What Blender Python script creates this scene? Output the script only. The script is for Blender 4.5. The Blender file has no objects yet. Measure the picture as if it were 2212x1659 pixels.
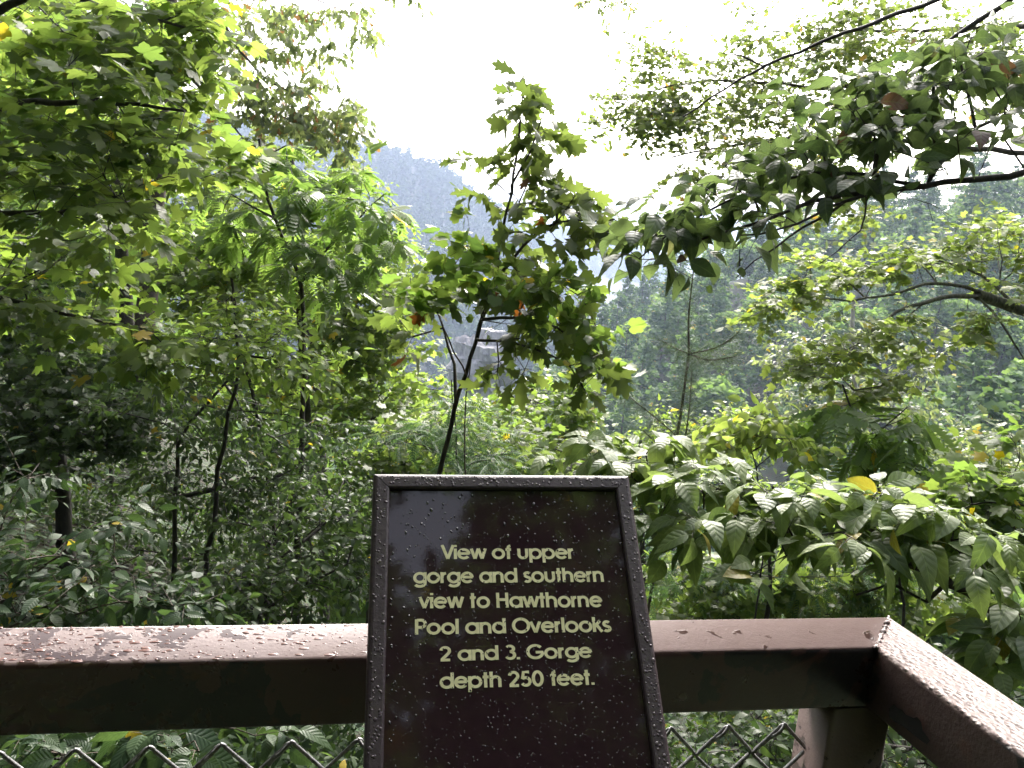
import bpy, math, numpy as np
from mathutils import Matrix, Vector
R = math.radians
rng = np.random.default_rng(7)
S = bpy.context.scene
COL = S.collection

# ------------------------------------------------------------------ camera
FPX = 1770.0                      # focal length in pixels of a 2212 px wide picture
CAM_H, PITCH, ROLL = 1.51, -11.0, 4.4
cd = bpy.data.cameras.new('camera'); cam = bpy.data.objects.new('camera', cd); COL.objects.link(cam)
cd.lens = FPX / 2212 * 36; cd.sensor_width = 36; cd.clip_start = 0.02; cd.clip_end = 9000
M = Matrix.Rotation(R(90 + PITCH), 3, 'X') @ Matrix.Rotation(R(ROLL), 3, 'Z')
cam.matrix_world = Matrix.Translation((0, 0, CAM_H)) @ M.to_4x4()
S.camera = cam
CM = np.array(M); CO = np.array([0, 0, CAM_H])

# ------------------------------------------------------------------ light and exposure
SUN_EL, SUN_AZ = 38.0, 12.0       # sun ahead of the viewer, a little to the right, behind mist
w = bpy.data.worlds.new('World'); S.world = w; w.use_nodes = True
nt = w.node_tree; nt.nodes.clear()
sky = nt.nodes.new('ShaderNodeTexSky'); sky.sky_type = 'NISHITA'; sky.sun_disc = False
sky.sun_elevation = R(SUN_EL); sky.sun_rotation = R(SUN_AZ); sky.air_density = 1.0; sky.dust_density = 6.0; sky.ozone_density = 1.0
hs = nt.nodes.new('ShaderNodeHueSaturation'); hs.inputs['Saturation'].default_value = 0.42
bg = nt.nodes.new('ShaderNodeBackground'); bg.inputs[1].default_value = 0.15
wo = nt.nodes.new('ShaderNodeOutputWorld')
nt.links.new(sky.outputs[0], hs.inputs['Color']); nt.links.new(hs.outputs[0], bg.inputs[0]); nt.links.new(bg.outputs[0], wo.inputs[0])
sl = bpy.data.lights.new('sun', 'SUN'); sl.energy = 1.05; sl.angle = R(16); sl.color = (1, 0.95, 0.88)
so = bpy.data.objects.new('sun', sl); COL.objects.link(so)
sdir = Vector((math.sin(R(SUN_AZ)) * math.cos(R(SUN_EL)), math.cos(R(SUN_AZ)) * math.cos(R(SUN_EL)), math.sin(R(SUN_EL))))
so.rotation_euler = sdir.to_track_quat('Z', 'Y').to_euler()
S.view_settings.view_transform = 'Standard'; S.view_settings.look = 'None'
S.view_settings.exposure = 2.4; S.view_settings.gamma = 1.0
cy = S.cycles
cy.max_bounces = 8; cy.diffuse_bounces = 6; cy.glossy_bounces = 3; cy.transmission_bounces = 4; cy.volume_bounces = 1
cy.transparent_max_bounces = 4; cy.caustics_reflective = False; cy.caustics_refractive = False
cy.sample_clamp_indirect = 6.0; cy.use_denoising = True

# ------------------------------------------------------------------ helpers
def W(px, py, d):
    """world point seen at (px,py) of the 2212x1659 picture, d metres deep along the view axis"""
    px = np.asarray(px, float); py = np.asarray(py, float); d = np.asarray(d, float)
    v = np.stack([(px - 1106) / FPX * d, -(py - 829.5) / FPX * d, -d + 0 * px], -1)
    return v @ CM.T + CO
def ray(px, py):
    v = W(px, py, 1.0) - CO
    return v
def RP(px, py, z):
    v = ray(px, py); return CO + v * ((z - CAM_H) / v[2])
def nrmz(a):
    a = np.asarray(a, float); return a / np.maximum(np.linalg.norm(a, axis=-1, keepdims=True), 1e-9)

def link(o, parent=None):
    COL.objects.link(o)
    if parent is not None:
        o.parent = parent; o.matrix_parent_inverse = Matrix.Translation(-parent.location)
    return o
def mk(name, V, F, mat, parent=None, smooth=True, data=None, loc=None):
    V = np.asarray(V, np.float32).reshape(-1, 3); F = np.asarray(F, np.int32)
    k = F.shape[1]; me = bpy.data.meshes.new(name)
    me.vertices.add(len(V)); me.vertices.foreach_set('co', V.ravel())
    me.loops.add(F.size); me.loops.foreach_set('vertex_index', F.ravel())
    me.polygons.add(len(F)); me.polygons.foreach_set('loop_start', np.arange(len(F), dtype=np.int32) * k)
    me.polygons.foreach_set('loop_total', np.full(len(F), k, np.int32))
    me.polygons.foreach_set('use_smooth', np.full(len(F), smooth))
    if data is not None:
        a = me.attributes.new('leafdata', 'FLOAT_COLOR', 'POINT'); a.data.foreach_set('color', np.asarray(data, np.float32).ravel())
    me.materials.append(mat); me.update(calc_edges=True)
    o = bpy.data.objects.new(name, me)
    return link(o, parent)
def mkpoly(name, V, faces, mat, parent=None, smooth=False):
    me = bpy.data.meshes.new(name); me.from_pydata([tuple(map(float, v)) for v in V], [], faces)
    me.polygons.foreach_set('use_smooth', [smooth] * len(me.polygons)); me.materials.append(mat); me.update()
    return link(bpy.data.objects.new(name, me), parent)
def empty(name, loc, label, cat, group=None):
    o = bpy.data.objects.new(name, None); o.location = tuple(map(float, loc)); o.empty_display_size = 0.1
    COL.objects.link(o); o['label'] = label; o['category'] = cat
    if group: o['group'] = group
    return o
def tag(o, label=None, cat=None, group=None, kind=None):
    for k, v in (('label', label), ('category', cat), ('group', group), ('kind', kind)):
        if v: o[k] = v
    return o

# ------------------------------------------------------------------ materials
def newmat(name):
    m = bpy.data.materials.new(name); m.use_nodes = True; m.node_tree.nodes.clear(); return m, m.node_tree
def N(t, typ, **kw):
    n = t.nodes.new(typ)
    for k, v in kw.items():
        if k[0] == '_': setattr(n, k[1:], v)
        else: n.inputs[k.replace('~', ' ')].default_value = v
    return n
def ramp(t, stops, fac=None):
    n = t.nodes.new('ShaderNodeValToRGB'); e = n.color_ramp.elements
    while len(e) < len(stops): e.new(0.5)
    for el, (p, c) in zip(e, stops): el.position = p; el.color = (*c, 1) if len(c) == 3 else c
    if fac is not None: t.links.new(fac, n.inputs[0])
    return n
def math_(t, op, a, b=None, c=None):
    n = t.nodes.new('ShaderNodeMath'); n.operation = op
    for i, x in enumerate((a, b, c)):
        if x is None: continue
        if hasattr(x, 'is_linked'): t.links.new(x, n.inputs[i])
        else: n.inputs[i].default_value = x
    return n.outputs[0]
def mixc(t, fac, a, b, mode='MIX'):
    n = t.nodes.new('ShaderNodeMix'); n.data_type = 'RGBA'; n.blend_type = mode
    for i, x in ((0, fac), (6, a), (7, b)):
        if hasattr(x, 'is_linked'): t.links.new(x, n.inputs[i])
        elif isinstance(x, (int, float)): n.inputs[i].default_value = x
        else: n.inputs[i].default_value = (*x, 1)
    return n.outputs[2]

def leaf_mat(name, dark, lite, odd=(0.30, 0.22, 0.03), oddfrac=0.02, trans=0.42, rough=0.42, tboost=(2.05, 2.2, 1.15), veins=0, under=None, spec=0.36, coat=0.0, vn=6.0):
    m, t = newmat(name)
    at = N(t, 'ShaderNodeAttribute', _attribute_name='leafdata')
    sp = N(t, 'ShaderNodeSeparateColor'); t.links.new(at.outputs['Color'], sp.inputs[0])
    U, Vv, r1, r2 = sp.outputs[0], sp.outputs[1], sp.outputs[2], at.outputs['Alpha']
    c = ramp(t, [(0.0, dark), (1.0, lite)], r1).outputs[0]
    hsn = N(t, 'ShaderNodeHueSaturation', Saturation=0.82, Value=1.14); t.links.new(c, hsn.inputs['Color']); c = hsn.outputs[0]
    f = math_(t, 'GREATER_THAN', r2, 1 - oddfrac)
    c = mixc(t, f, c, odd)
    nodes_h = None
    if veins:
        au = math_(t, 'ABSOLUTE', U)
        s = math_(t, 'FRACT', math_(t, 'SUBTRACT', math_(t, 'MULTIPLY', Vv, vn), math_(t, 'MULTIPLY', math_(t, 'POWER', au, 0.8), vn * 0.62)))
        tri = math_(t, 'ABSOLUTE', math_(t, 'SUBTRACT', s, 0.5))          # 0.5 at the vein
        vein = math_(t, 'MAXIMUM', math_(t, 'MULTIPLY_ADD', tri, 10.0, -4.3), math_(t, 'MULTIPLY_ADD', au, -60.0, 1.3))
        vein = math_(t, 'MINIMUM', math_(t, 'MAXIMUM', vein, 0.0), 1.0)
        c = mixc(t, math_(t, 'MULTIPLY', vein, 0.3 * veins), c, tuple(min(1, x * 1.9 + 0.03) for x in lite))
        nz = N(t, 'ShaderNodeTexNoise', Scale=9.0, Detail=2.0)
        cv = N(t, 'ShaderNodeCombineXYZ'); t.links.new(U, cv.inputs[0]); t.links.new(Vv, cv.inputs[1]); t.links.new(r1, cv.inputs[2]); t.links.new(cv.outputs[0], nz.inputs[0])
        c = mixc(t, math_(t, 'MULTIPLY', math_(t, 'SUBTRACT', nz.outputs[0], 0.35), 0.6), c, tuple(x * 0.55 for x in dark))
        bp = N(t, 'ShaderNodeBump', Strength=0.5 * veins, Distance=0.002)
        hh = math_(t, 'SUBTRACT', math_(t, 'MULTIPLY', tri, -1.6), math_(t, 'MULTIPLY', vein, 0.4))
        t.links.new(hh, bp.inputs['Height']); nodes_h = bp
    if under:
        g = N(t, 'ShaderNodeNewGeometry'); c = mixc(t, math_(t, 'MULTIPLY', g.outputs['Backfacing'], 0.6), c, under)
    p = N(t, 'ShaderNodeBsdfPrincipled', Roughness=rough); t.links.new(c, p.inputs['Base Color'])
    p.inputs['Specular IOR Level'].default_value = spec
    if coat: p.inputs['Coat Weight'].default_value = coat; p.inputs['Coat Roughness'].default_value = 0.25
    tc = mixc(t, 1.0, c, tboost, 'MULTIPLY')
    tr = N(t, 'ShaderNodeBsdfTranslucent'); t.links.new(tc, tr.inputs[0])
    if nodes_h: t.links.new(nodes_h.outputs[0], p.inputs['Normal'])
    mx = N(t, 'ShaderNodeMixShader'); mx.inputs[0].default_value = trans
    t.links.new(p.outputs[0], mx.inputs[1]); t.links.new(tr.outputs[0], mx.inputs[2])
    o = N(t, 'ShaderNodeOutputMaterial'); t.links.new(mx.outputs[0], o.inputs[0])
    return m

def bark_mat(name, a, b, rough=0.75, scale=30):
    m, t = newmat(name)
    tc = N(t, 'ShaderNodeNewGeometry'); mp = N(t, 'ShaderNodeMapping'); mp.inputs['Scale'].default_value = (1, 1, 0.35)
    t.links.new(tc.outputs['Position'], mp.inputs[0])
    nz = N(t, 'ShaderNodeTexNoise', Scale=scale, Detail=5.0, Roughness=0.65); t.links.new(mp.outputs[0], nz.inputs[0])
    c = ramp(t, [(0.35, a), (0.65, b)], nz.outputs[0])
    p = N(t, 'ShaderNodeBsdfPrincipled', Roughness=rough); t.links.new(c.outputs[0], p.inputs['Base Color'])
    bp = N(t, 'ShaderNodeBump', Strength=0.6, Distance=0.01); t.links.new(nz.outputs[0], bp.inputs['Height']); t.links.new(bp.outputs[0], p.inputs['Normal'])
    o = N(t, 'ShaderNodeOutputMaterial'); t.links.new(p.outputs[0], o.inputs[0])
    return m
BARK_D = bark_mat('bark_dark', (0.018, 0.014, 0.012), (0.05, 0.04, 0.035))
BARK_G = bark_mat('bark_grey', (0.06, 0.055, 0.045), (0.20, 0.19, 0.15), scale=55)
BARK_M = bark_mat('bark_brown', (0.03, 0.022, 0.016), (0.10, 0.075, 0.055))
BARK_P = bark_mat('bark_pale', (0.16, 0.15, 0.14), (0.38, 0.36, 0.33), scale=8)

# ------------------------------------------------------------------ terrain
RN = np.array([0, 1.7, 3.5, 8, 16, 30, 55, 90, 130, 200, 260, 420, 800, 900, 1200, 1550, 1800, 4200.])
AZ = np.array([-180, -70, -35, -18, -10, -6, -2.5, 0.5, 4, 8, 15, 24, 34, 60, 120, 180.])
TAB = np.array([
 # 0   1.7  3.5   8    16    30    55   90   130  200  260  420   800  900  1200  1550 1800  4200
 [0, 0,   0,   2.5,  9,    18,   24,   26,   28,   30,   30,  30,   30,  30,  30,   30,  30,  30],  # ground raised behind the viewer to block sky light
 [0, 0,  -.3,  -.3,  0,    0,   -2,  -6,  -12, -20, -20, -20,   10,  20,  10,   0,  -20, -60],
 [0, 0, -1.0, -1.2, -1.2, -3,   -14, -24, -34, -44, -44, -20,   62,  60,  20,  -40, -70, -80],
 [0, 0, -1.4, -2.2, -3.2, -9,  -24, -38, -48, -56, -56, -40,   58,  55,  0,   -60, -70, -80],
 [0, 0, -1.6, -3.4, -8,   -18,  -32, -46, -56, -62, -62, -50,   50,  45, -20,  -60, -70, -80],
 [0, 0, -1.7, -3.8, -9,   -20,  -34, -46, -54, -62, -62, -50,   39,  30, -30,  -30, -60, -80],
 [0, 0, -1.7, -4.0, -10,  -21,  -34, -44, -50, -60, -62, -60,   14,   8, -40,   -6, -60, -80],
 [0, 0, -1.7, -4.2, -11,  -22,  -34, -44, -46, -52, -60, -70,  -20, -30, -50,   -5, -60, -80],
 [0, 0, -1.7, -4.2, -11,  -22,  -33, -38, -34, -30, -52, -70,  -60, -60, -60,  -10, -60, -80],
 [0, 0, -1.7, -4.2, -11,  -21,  -31, -33, -24, -15, -40, -70,  -70, -70, -70,  -45, -60, -80],
 [0, 0, -1.6, -4.2, -11,  -20,  -28, -27, -16,  -2, -25, -70,  -80, -80, -80,  -80, -80, -80],
 [0, 0, -1.6, -4.2, -10,  -18,  -25, -22,  -9,   7, -15, -70,  -80, -80, -80,  -80, -80, -80],
 [0, 0, -1.4, -4.0, -9,   -16,  -22, -18,  -4,  12, -10, -70,  -80, -80, -80,  -80, -80, -80],
 [0, 0, -.6,  -2.0, -4,   -8,   -10, -8,    2,  14,   0, -60,  -80, -80, -80,  -80, -80, -80],
 [0, 0,   0,   1,   4,    8,    12,   12,   12,   12,   12,   0,   -20, -20, -20,  -20, -20, -60],
 [0, 0,   0,   2.5,  9,    18,   24,   26,   28,   30,   30,  30,   30,  30,  30,   30,  30,  30]], float)  # same raised rear slope, blocking light from behind
def hnoise(x, y):
    n = 0
    for i, (fx, fy, a, ph) in enumerate([(.031, .022, 1, 0), (-.019, .041, .8, 1.7), (.083, -.06, .4, .6), (.13, .17, .2, 2.2), (.009, -.013, 2.2, .9)]):
        n = n + a * np.sin(fx * x + fy * y + ph) 
    return n
def ground(x, y):
    x = np.asarray(x, float); y = np.asarray(y, float)
    r = np.hypot(x, y); az = np.degrees(np.arctan2(x, y))
    i = np.clip(np.searchsorted(AZ, az) - 1, 0, len(AZ) - 2); u = (az - AZ[i]) / (AZ[i + 1] - AZ[i]); u = u * u * (3 - 2 * u) * .5 + u * .5
    j = np.clip(np.searchsorted(RN, r) - 1, 0, len(RN) - 2); v = np.clip((r - RN[j]) / (RN[j + 1] - RN[j]), 0, 1)
    z = (TAB[i, j] * (1 - u) + TAB[i + 1, j] * u) * (1 - v) + (TAB[i, j + 1] * (1 - u) + TAB[i + 1, j + 1] * u) * v
    return z + hnoise(x, y) * np.clip((r - 5) / 250, 0, 1) * 2.2 + 0.12 * np.sin(1.9 * x + y) * np.clip((r - 2) / 6, 0, 1)
rr = np.concatenate([np.linspace(0, 1.6, 4), np.geomspace(1.75, 4200, 150)])
aa = np.radians(np.concatenate([np.linspace(-180, -45, 40, endpoint=False), np.linspace(-45, 45, 220, endpoint=False), np.linspace(45, 180, 41)]))
A_, R_ = np.meshgrid(aa, rr, indexing='ij'); X = R_ * np.sin(A_); Y = R_ * np.cos(A_); Z = ground(X, Y)
na, nr = A_.shape; idx = np.arange(na * nr).reshape(na, nr)
F = np.stack([idx[:-1, :-1], idx[:-1, 1:], idx[1:, 1:], idx[1:, :-1]], -1).reshape(-1, 4)[:, ::-1]
m, t = newmat('forest_floor')
g = N(t, 'ShaderNodeNewGeometry')
n1 = N(t, 'ShaderNodeTexNoise', Scale=0.6, Detail=8.0, Roughness=0.7); t.links.new(g.outputs['Position'], n1.inputs[0])
n2 = N(t, 'ShaderNodeTexVoronoi', Scale=14.0); t.links.new(g.outputs['Position'], n2.inputs[0])
c1 = ramp(t, [(0.3, (0.035, 0.026, 0.015)), (0.5, (0.02, 0.03, 0.01)), (0.7, (0.03, 0.05, 0.015))], n1.outputs[0])
c2 = mixc(t, 0.5, c1.outputs[0], n2.outputs['Color'], 'OVERLAY')
p = N(t, 'ShaderNodeBsdfPrincipled', Roughness=0.9); t.links.new(c2, p.inputs['Base Color'])
bp = N(t, 'ShaderNodeBump', Strength=0.8, Distance=0.08); t.links.new(n2.outputs[0], bp.inputs['Height']); t.links.new(bp.outputs[0], p.inputs['Normal'])
o = N(t, 'ShaderNodeOutputMaterial'); t.links.new(p.outputs[0], o.inputs[0])
FLOOR = m
tag(mk('ground', np.stack([X, Y, Z], -1), F, FLOOR), kind='structure', label='leaf-littered ground falling away into the wooded gorge')

# ------------------------------------------------------------------ guard rail geometry
ZR = 1.07; TW = 0.0762
A0 = RP(0, 1437, ZR); A1 = RP(1893, 1400, ZR); A2 = RP(2212, 1636, ZR)
ud = nrmz(A1 - A0); vd = nrmz(A2 - A1)                 # along main rail (to the right), along side rail (towards viewer)
nf = nrmz(np.cross([0, 0, 1.], ud)); nf = nf if nf[1] > 0 else -nf      # away from the viewer
ns = nrmz(np.cross([0, 0, 1.], vd)); ns = ns if np.dot(ns, ud) > 0 else -ns   # outwards at the side
UP = np.array([0, 0, 1.])

def paint_mat(name, base, wet=False, rough=0.45, bumps=0.25, blister=0.0, patch=True):
    m, t = newmat(name)
    g = N(t, 'ShaderNodeNewGeometry')
    fine = N(t, 'ShaderNodeTexNoise', Scale=260.0, Detail=4.0, Roughness=0.6); t.links.new(g.outputs['Position'], fine.inputs[0])
    mid = N(t, 'ShaderNodeTexNoise', Scale=45.0, Detail=5.0, Roughness=0.65); t.links.new(g.outputs['Position'], mid.inputs[0])
    big = N(t, 'ShaderNodeTexNoise', Scale=7.5, Detail=3.0, Roughness=0.55, Distortion=0.4); t.links.new(g.outputs['Position'], big.inputs[0])
    c = mixc(t, mid.outputs[0], tuple(x * 0.75 for x in base), tuple(x * 1.25 for x in base))
    rv = math_(t, 'MULTIPLY_ADD', mid.outputs[0], 0.25, rough - 0.1)
    if patch:      # paint flaked off the sides, black bitumen coat showing
        sx = N(t, 'ShaderNodeSeparateXYZ'); t.links.new(g.outputs['Normal'], sx.inputs[0])
        side = math_(t, 'LESS_THAN', sx.outputs[2], 0.5)
        pk = math_(t, 'MULTIPLY', math_(t, 'GREATER_THAN', math_(t, 'ADD', big.outputs[0], math_(t, 'MULTIPLY', mid.outputs[0], 0.12)), 0.588), side)
        c = mixc(t, pk, c, (0.006, 0.0055, 0.005))
        rs = ramp(t, [(0.55, (0, 0, 0)), (0.7, (1, 1, 1))], mid.outputs[0])
        c = mixc(t, math_(t, 'MULTIPLY', rs.outputs[0], 0.7), c, (0.075, 0.026, 0.012))
    sx2 = N(t, 'ShaderNodeSeparateXYZ'); t.links.new(g.outputs['Normal'], sx2.inputs[0])      # up-facing paint lightened, sky light put into the colour
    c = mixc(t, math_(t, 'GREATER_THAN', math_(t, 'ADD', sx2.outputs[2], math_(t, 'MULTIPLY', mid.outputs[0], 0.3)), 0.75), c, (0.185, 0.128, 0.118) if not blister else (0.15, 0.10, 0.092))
    p = N(t, 'ShaderNodeBsdfPrincipled'); t.links.new(c, p.inputs['Base Color'])
    h = math_(t, 'ADD', math_(t, 'MULTIPLY', fine.outputs[0], 0.25), math_(t, 'MULTIPLY', mid.outputs[0], 0.6))
    if blister:
        vo = N(t, 'ShaderNodeTexVoronoi', Scale=170.0); t.links.new(g.outputs['Position'], vo.inputs[0])
        bl = math_(t, 'POWER', math_(t, 'SUBTRACT', 1.0, vo.outputs[0]), 2.0)
        big2 = N(t, 'ShaderNodeTexNoise', Scale=30.0, Detail=3.0); t.links.new(g.outputs['Position'], big2.inputs[0])
        upm = math_(t, 'MULTIPLY_ADD', math_(t, 'GREATER_THAN', sx2.outputs[2], 0.35), 0.94, 0.06)
        upm = math_(t, 'MULTIPLY', upm, ramp(t, [(0.38, (.15, .15, .15)), (0.6, (1, 1, 1))], big2.outputs[0]).outputs[0])
        h = math_(t, 'ADD', h, math_(t, 'MULTIPLY', math_(t, 'MULTIPLY', bl, blister), upm))
        pit = math_(t, 'MULTIPLY', math_(t, 'LESS_THAN', bl, 0.30), upm)
        c = mixc(t, math_(t, 'MULTIPLY', pit, 0.6), c, (0.05, 0.022, 0.018)); t.links.new(c, p.inputs['Base Color'])
    bp = N(t, 'ShaderNodeBump', Strength=bumps, Distance=0.003)
    if wet:
        pos = N(t, 'ShaderNodeSeparateXYZ'); t.links.new(g.outputs['Position'], pos.inputs[0])
        wn = N(t, 'ShaderNodeTexNoise', Scale=26.0, Detail=3.0, Roughness=0.5, Distortion=0.8); t.links.new(g.outputs['Position'], wn.inputs[0])
        # water lies on the far left of the rail and thins out towards the sign
        mr = N(t, 'ShaderNodeMapRange'); t.links.new(pos.outputs[0], mr.inputs[0])
        mr.inputs[1].default_value = -0.58; mr.inputs[2].default_value = -0.17; mr.inputs[3].default_value = 0.10; mr.inputs[4].default_value = -0.17
        wv = math_(t, 'ADD', wn.outputs[0], mr.outputs[0])
        wf = N(t, 'ShaderNodeTexNoise', Scale=110.0, Detail=2.0, Distortion=0.6); t.links.new(g.outputs['Position'], wf.inputs[0])
        wv = math_(t, 'ADD', wv, math_(t, 'MULTIPLY', math_(t, 'SUBTRACT', wf.outputs[0], 0.5), 0.34))
        wm = ramp(t, [(0.46, (0, 0, 0)), (0.52, (1, 1, 1))], wv).outputs[0]
        rv = math_(t, 'ADD', math_(t, 'MULTIPLY', math_(t, 'SUBTRACT', 1.0, wm), rv), math_(t, 'MULTIPLY', wm, 0.03))
        c = mixc(t, math_(t, 'MULTIPLY', wm, 0.85), c, tuple(x * 0.9 for x in base)); t.links.new(c, p.inputs['Base Color'])
        h = math_(t, 'ADD', math_(t, 'MULTIPLY', h, math_(t, 'SUBTRACT', 1.0, wm)), math_(t, 'MULTIPLY', wm, 0.75))
    t.links.new(rv, p.inputs['Roughness']); t.links.new(h, bp.inputs['Height']); t.links.new(bp.outputs[0], p.inputs['Normal'])
    p.inputs['Coat Weight'].default_value = 0.35; p.inputs['Coat Roughness'].default_value = 0.3 if not blister else 0.4
    o = N(t, 'ShaderNodeOutputMaterial'); t.links.new(p.outputs[0], o.inputs[0])
    return m
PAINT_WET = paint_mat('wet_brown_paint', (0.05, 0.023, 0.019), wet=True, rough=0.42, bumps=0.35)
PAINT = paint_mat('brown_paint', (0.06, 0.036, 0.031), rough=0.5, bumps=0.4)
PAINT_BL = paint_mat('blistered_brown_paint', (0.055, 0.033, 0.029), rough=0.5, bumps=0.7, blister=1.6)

def rbox(name, o, a, la0, la1, b, lb, c, lc, mat, parent, rad=0.006, cut0=0.0, cut1=0.0):
    """rounded tube: runs along a from la0 to la1; section spans b (0..lb) and c (0..-lc); ends slanted by cut per unit b"""
    prof = []
    for (cx, cz, s) in ((rad, rad, 180), (lb - rad, rad, 270), (lb - rad, lc - rad, 0), (rad, lc - rad, 90)):
        for q in range(5):
            an = R(s + q * 22.5); prof.append((cx + rad * math.cos(an), cz + rad * math.sin(an)))
    V = []; n = len(prof)
    for (pb, pc) in prof: V.append(o + a * (la0 + cut0 * pb) + b * pb - c * pc)
    for (pb, pc) in prof: V.append(o + a * (la1 + cut1 * pb) + b * pb - c * pc)
    fs = [(i, (i + 1) % n, n + (i + 1) % n, n + i) for i in range(n)] + [tuple(range(n))[::-1], tuple(range(n, 2 * n))]
    ob = mkpoly(name, V, fs, mat, parent, smooth=True)
    ob.data.polygons[n].use_smooth = False; ob.data.polygons[n + 1].use_smooth = False
    return ob
rail = empty('guard_rail', A1 - UP * ZR, 'brown painted square tube guard rail turning a corner around the overlook, wet and flaking', 'guard rail')
# mitre: line from inner corner to outer corner
bis = np.linalg.solve(np.stack([ud[:2], -(-vd[:2])], 1), (ns[:2] * TW - nf[:2] * TW))  # A1+nf*TW+ud*s = A1+ns*TW+(-vd)*q
s_, q_ = bis
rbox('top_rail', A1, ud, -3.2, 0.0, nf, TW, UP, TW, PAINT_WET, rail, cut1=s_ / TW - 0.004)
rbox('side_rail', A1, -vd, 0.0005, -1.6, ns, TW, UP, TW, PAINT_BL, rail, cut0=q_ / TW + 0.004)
# water beads standing on the left part of the top rail
def rail_beads():
    n = 1500; lx = -rng.triangular(.35, 1.3, 1.35, n); wy = rng.uniform(.004, TW - .004, n) ** 1.0; s = .0005 + .0022 * rng.random(n) ** 4
    rings = [(1, 0), (.8, .3), (.45, .45), (.01, .5)]; kk_ = 9; an = np.linspace(0, 2 * np.pi, kk_, endpoint=False); ex = rng.uniform(.8, 2.8, n); V = []
    for q, hh in rings:
        wob = 1 + .15 * rng.normal(size=(n, kk_)) * (q > .5)
        a_ = q * np.cos(an)[None] * ex[:, None] * wob * s[:, None]; b_ = q * np.sin(an)[None] * wob * s[:, None]
        V.append(A1 + (lx[:, None] + a_)[..., None] * ud + (wy[:, None] + b_)[..., None] * nf + (hh * s[:, None] * .7 + 0 * a_ + .0002)[..., None] * UP)
    V = np.stack(V, 1); id_ = np.arange(n * 4 * kk_).reshape(n, 4, kk_); nx = np.roll(id_, -1, 2)
    return V.reshape(-1, 3), np.stack([id_[:, :-1], nx[:, :-1], nx[:, 1:], id_[:, 1:]], -1).reshape(-1, 4)
WATER, t = newmat('rain_water'); p = N(t, 'ShaderNodeBsdfPrincipled', Roughness=0.03); p.inputs['Base Color'].default_value = (0.03, 0.024, 0.026, 1)
p.inputs['Specular IOR Level'].default_value = 0.9
o = N(t, 'ShaderNodeOutputMaterial'); t.links.new(p.outputs[0], o.inputs[0])
WATER2, t = newmat('rain_water_on_rail'); p = N(t, 'ShaderNodeBsdfPrincipled', Roughness=0.04); p.inputs['Base Color'].default_value = (0.16, 0.09, 0.08, 1)
o = N(t, 'ShaderNodeOutputMaterial'); t.links.new(p.outputs[0], o.inputs[0])
v, f = rail_beads(); tag(mk('water_beads', v, f, WATER2, rail), kind='stuff')
# weld bead at the mitre
def tube_path(P, r, k=8):
    P = np.asarray(P, float); r = np.broadcast_to(np.asarray(r, float), (len(P),))
    T = nrmz(np.gradient(P, axis=0)); ref = np.array([0.13, 0.31, 0.94]); U_ = nrmz(np.cross(T, ref)); V_ = np.cross(T, U_)
    an = np.linspace(0, 2 * np.pi, k, endpoint=False)
    ring = P[:, None] + r[:, None, None] * (np.cos(an)[None, :, None] * U_[:, None] + np.sin(an)[None, :, None] * V_[:, None])
    n = len(P); id_ = np.arange(n * k).reshape(n, k); nx = np.roll(id_, -1, 1)
    F = np.stack([id_[:-1], nx[:-1], nx[1:], id_[1:]], -1).reshape(-1, 4)
    return ring.reshape(-1, 3), F
def join(parts):
    V = []; F = []; o = 0
    for v, f in parts: V.append(v); F.append(f + o); o += len(v)
    return np.concatenate(V), np.concatenate(F)
outer = A1 + nf * TW + ud * s_
tt = np.linspace(0, 1, 40)[:, None]
bead = A1 * (1 - tt) + outer * tt + rng.normal(0, 0.0008, (40, 3)) - UP * 0.0012
v, f = tube_path(bead, 0.0026 + 0.0009 * np.sin(np.arange(40) * 1.1) + rng.uniform(-.0005, .0005, 40), 8); mk('weld_bead', v, f, PAINT_BL, rail)
# post under the corner
pl = RP(1797, 1525, ZR - TW); lp = np.dot(pl - A1, ud)
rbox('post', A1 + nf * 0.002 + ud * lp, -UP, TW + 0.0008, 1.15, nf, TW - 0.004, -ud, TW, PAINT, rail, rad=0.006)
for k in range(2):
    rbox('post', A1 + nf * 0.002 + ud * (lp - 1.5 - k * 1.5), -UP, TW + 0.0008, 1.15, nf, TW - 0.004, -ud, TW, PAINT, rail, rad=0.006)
# ragged black strip hanging on the inner side of the side rail, where the paint coat has burst
DARK, t = newmat('black_coating'); p = N(t, 'ShaderNodeBsdfPrincipled', Roughness=0.6); p.inputs['Base Color'].default_value = (0.004, 0.004, 0.004, 1)
o = N(t, 'ShaderNodeOutputMaterial'); t.links.new(p.outputs[0], o.inputs[0])
edge = [(1921, 1552), (1931, 1543), (1939, 1551), (1949, 1556), (1957, 1566), (1973, 1573), (1981, 1571), (1990, 1582), (1993, 1600), (2002, 1612), (2009, 1622), (2002, 1630), (1990, 1622), (1972, 1608), (1950, 1590), (1934, 1582), (1921, 1570)]
def plane_hit(px, py, P0, n):
    v = ray(px, py); return CO + v * (np.dot(P0 - CO, n) / np.dot(v, n))
pts = [plane_hit(x, y - 22, A1 - ns * 0.0012, ns) for x, y in edge]
cen = np.mean(pts, 0)
Vv = [cen] + pts; mkpoly('flaked_patch', Vv, [(0, 1 + i, 1 + (i + 1) % len(pts)) for i in range(len(pts))], DARK, rail)

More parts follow.
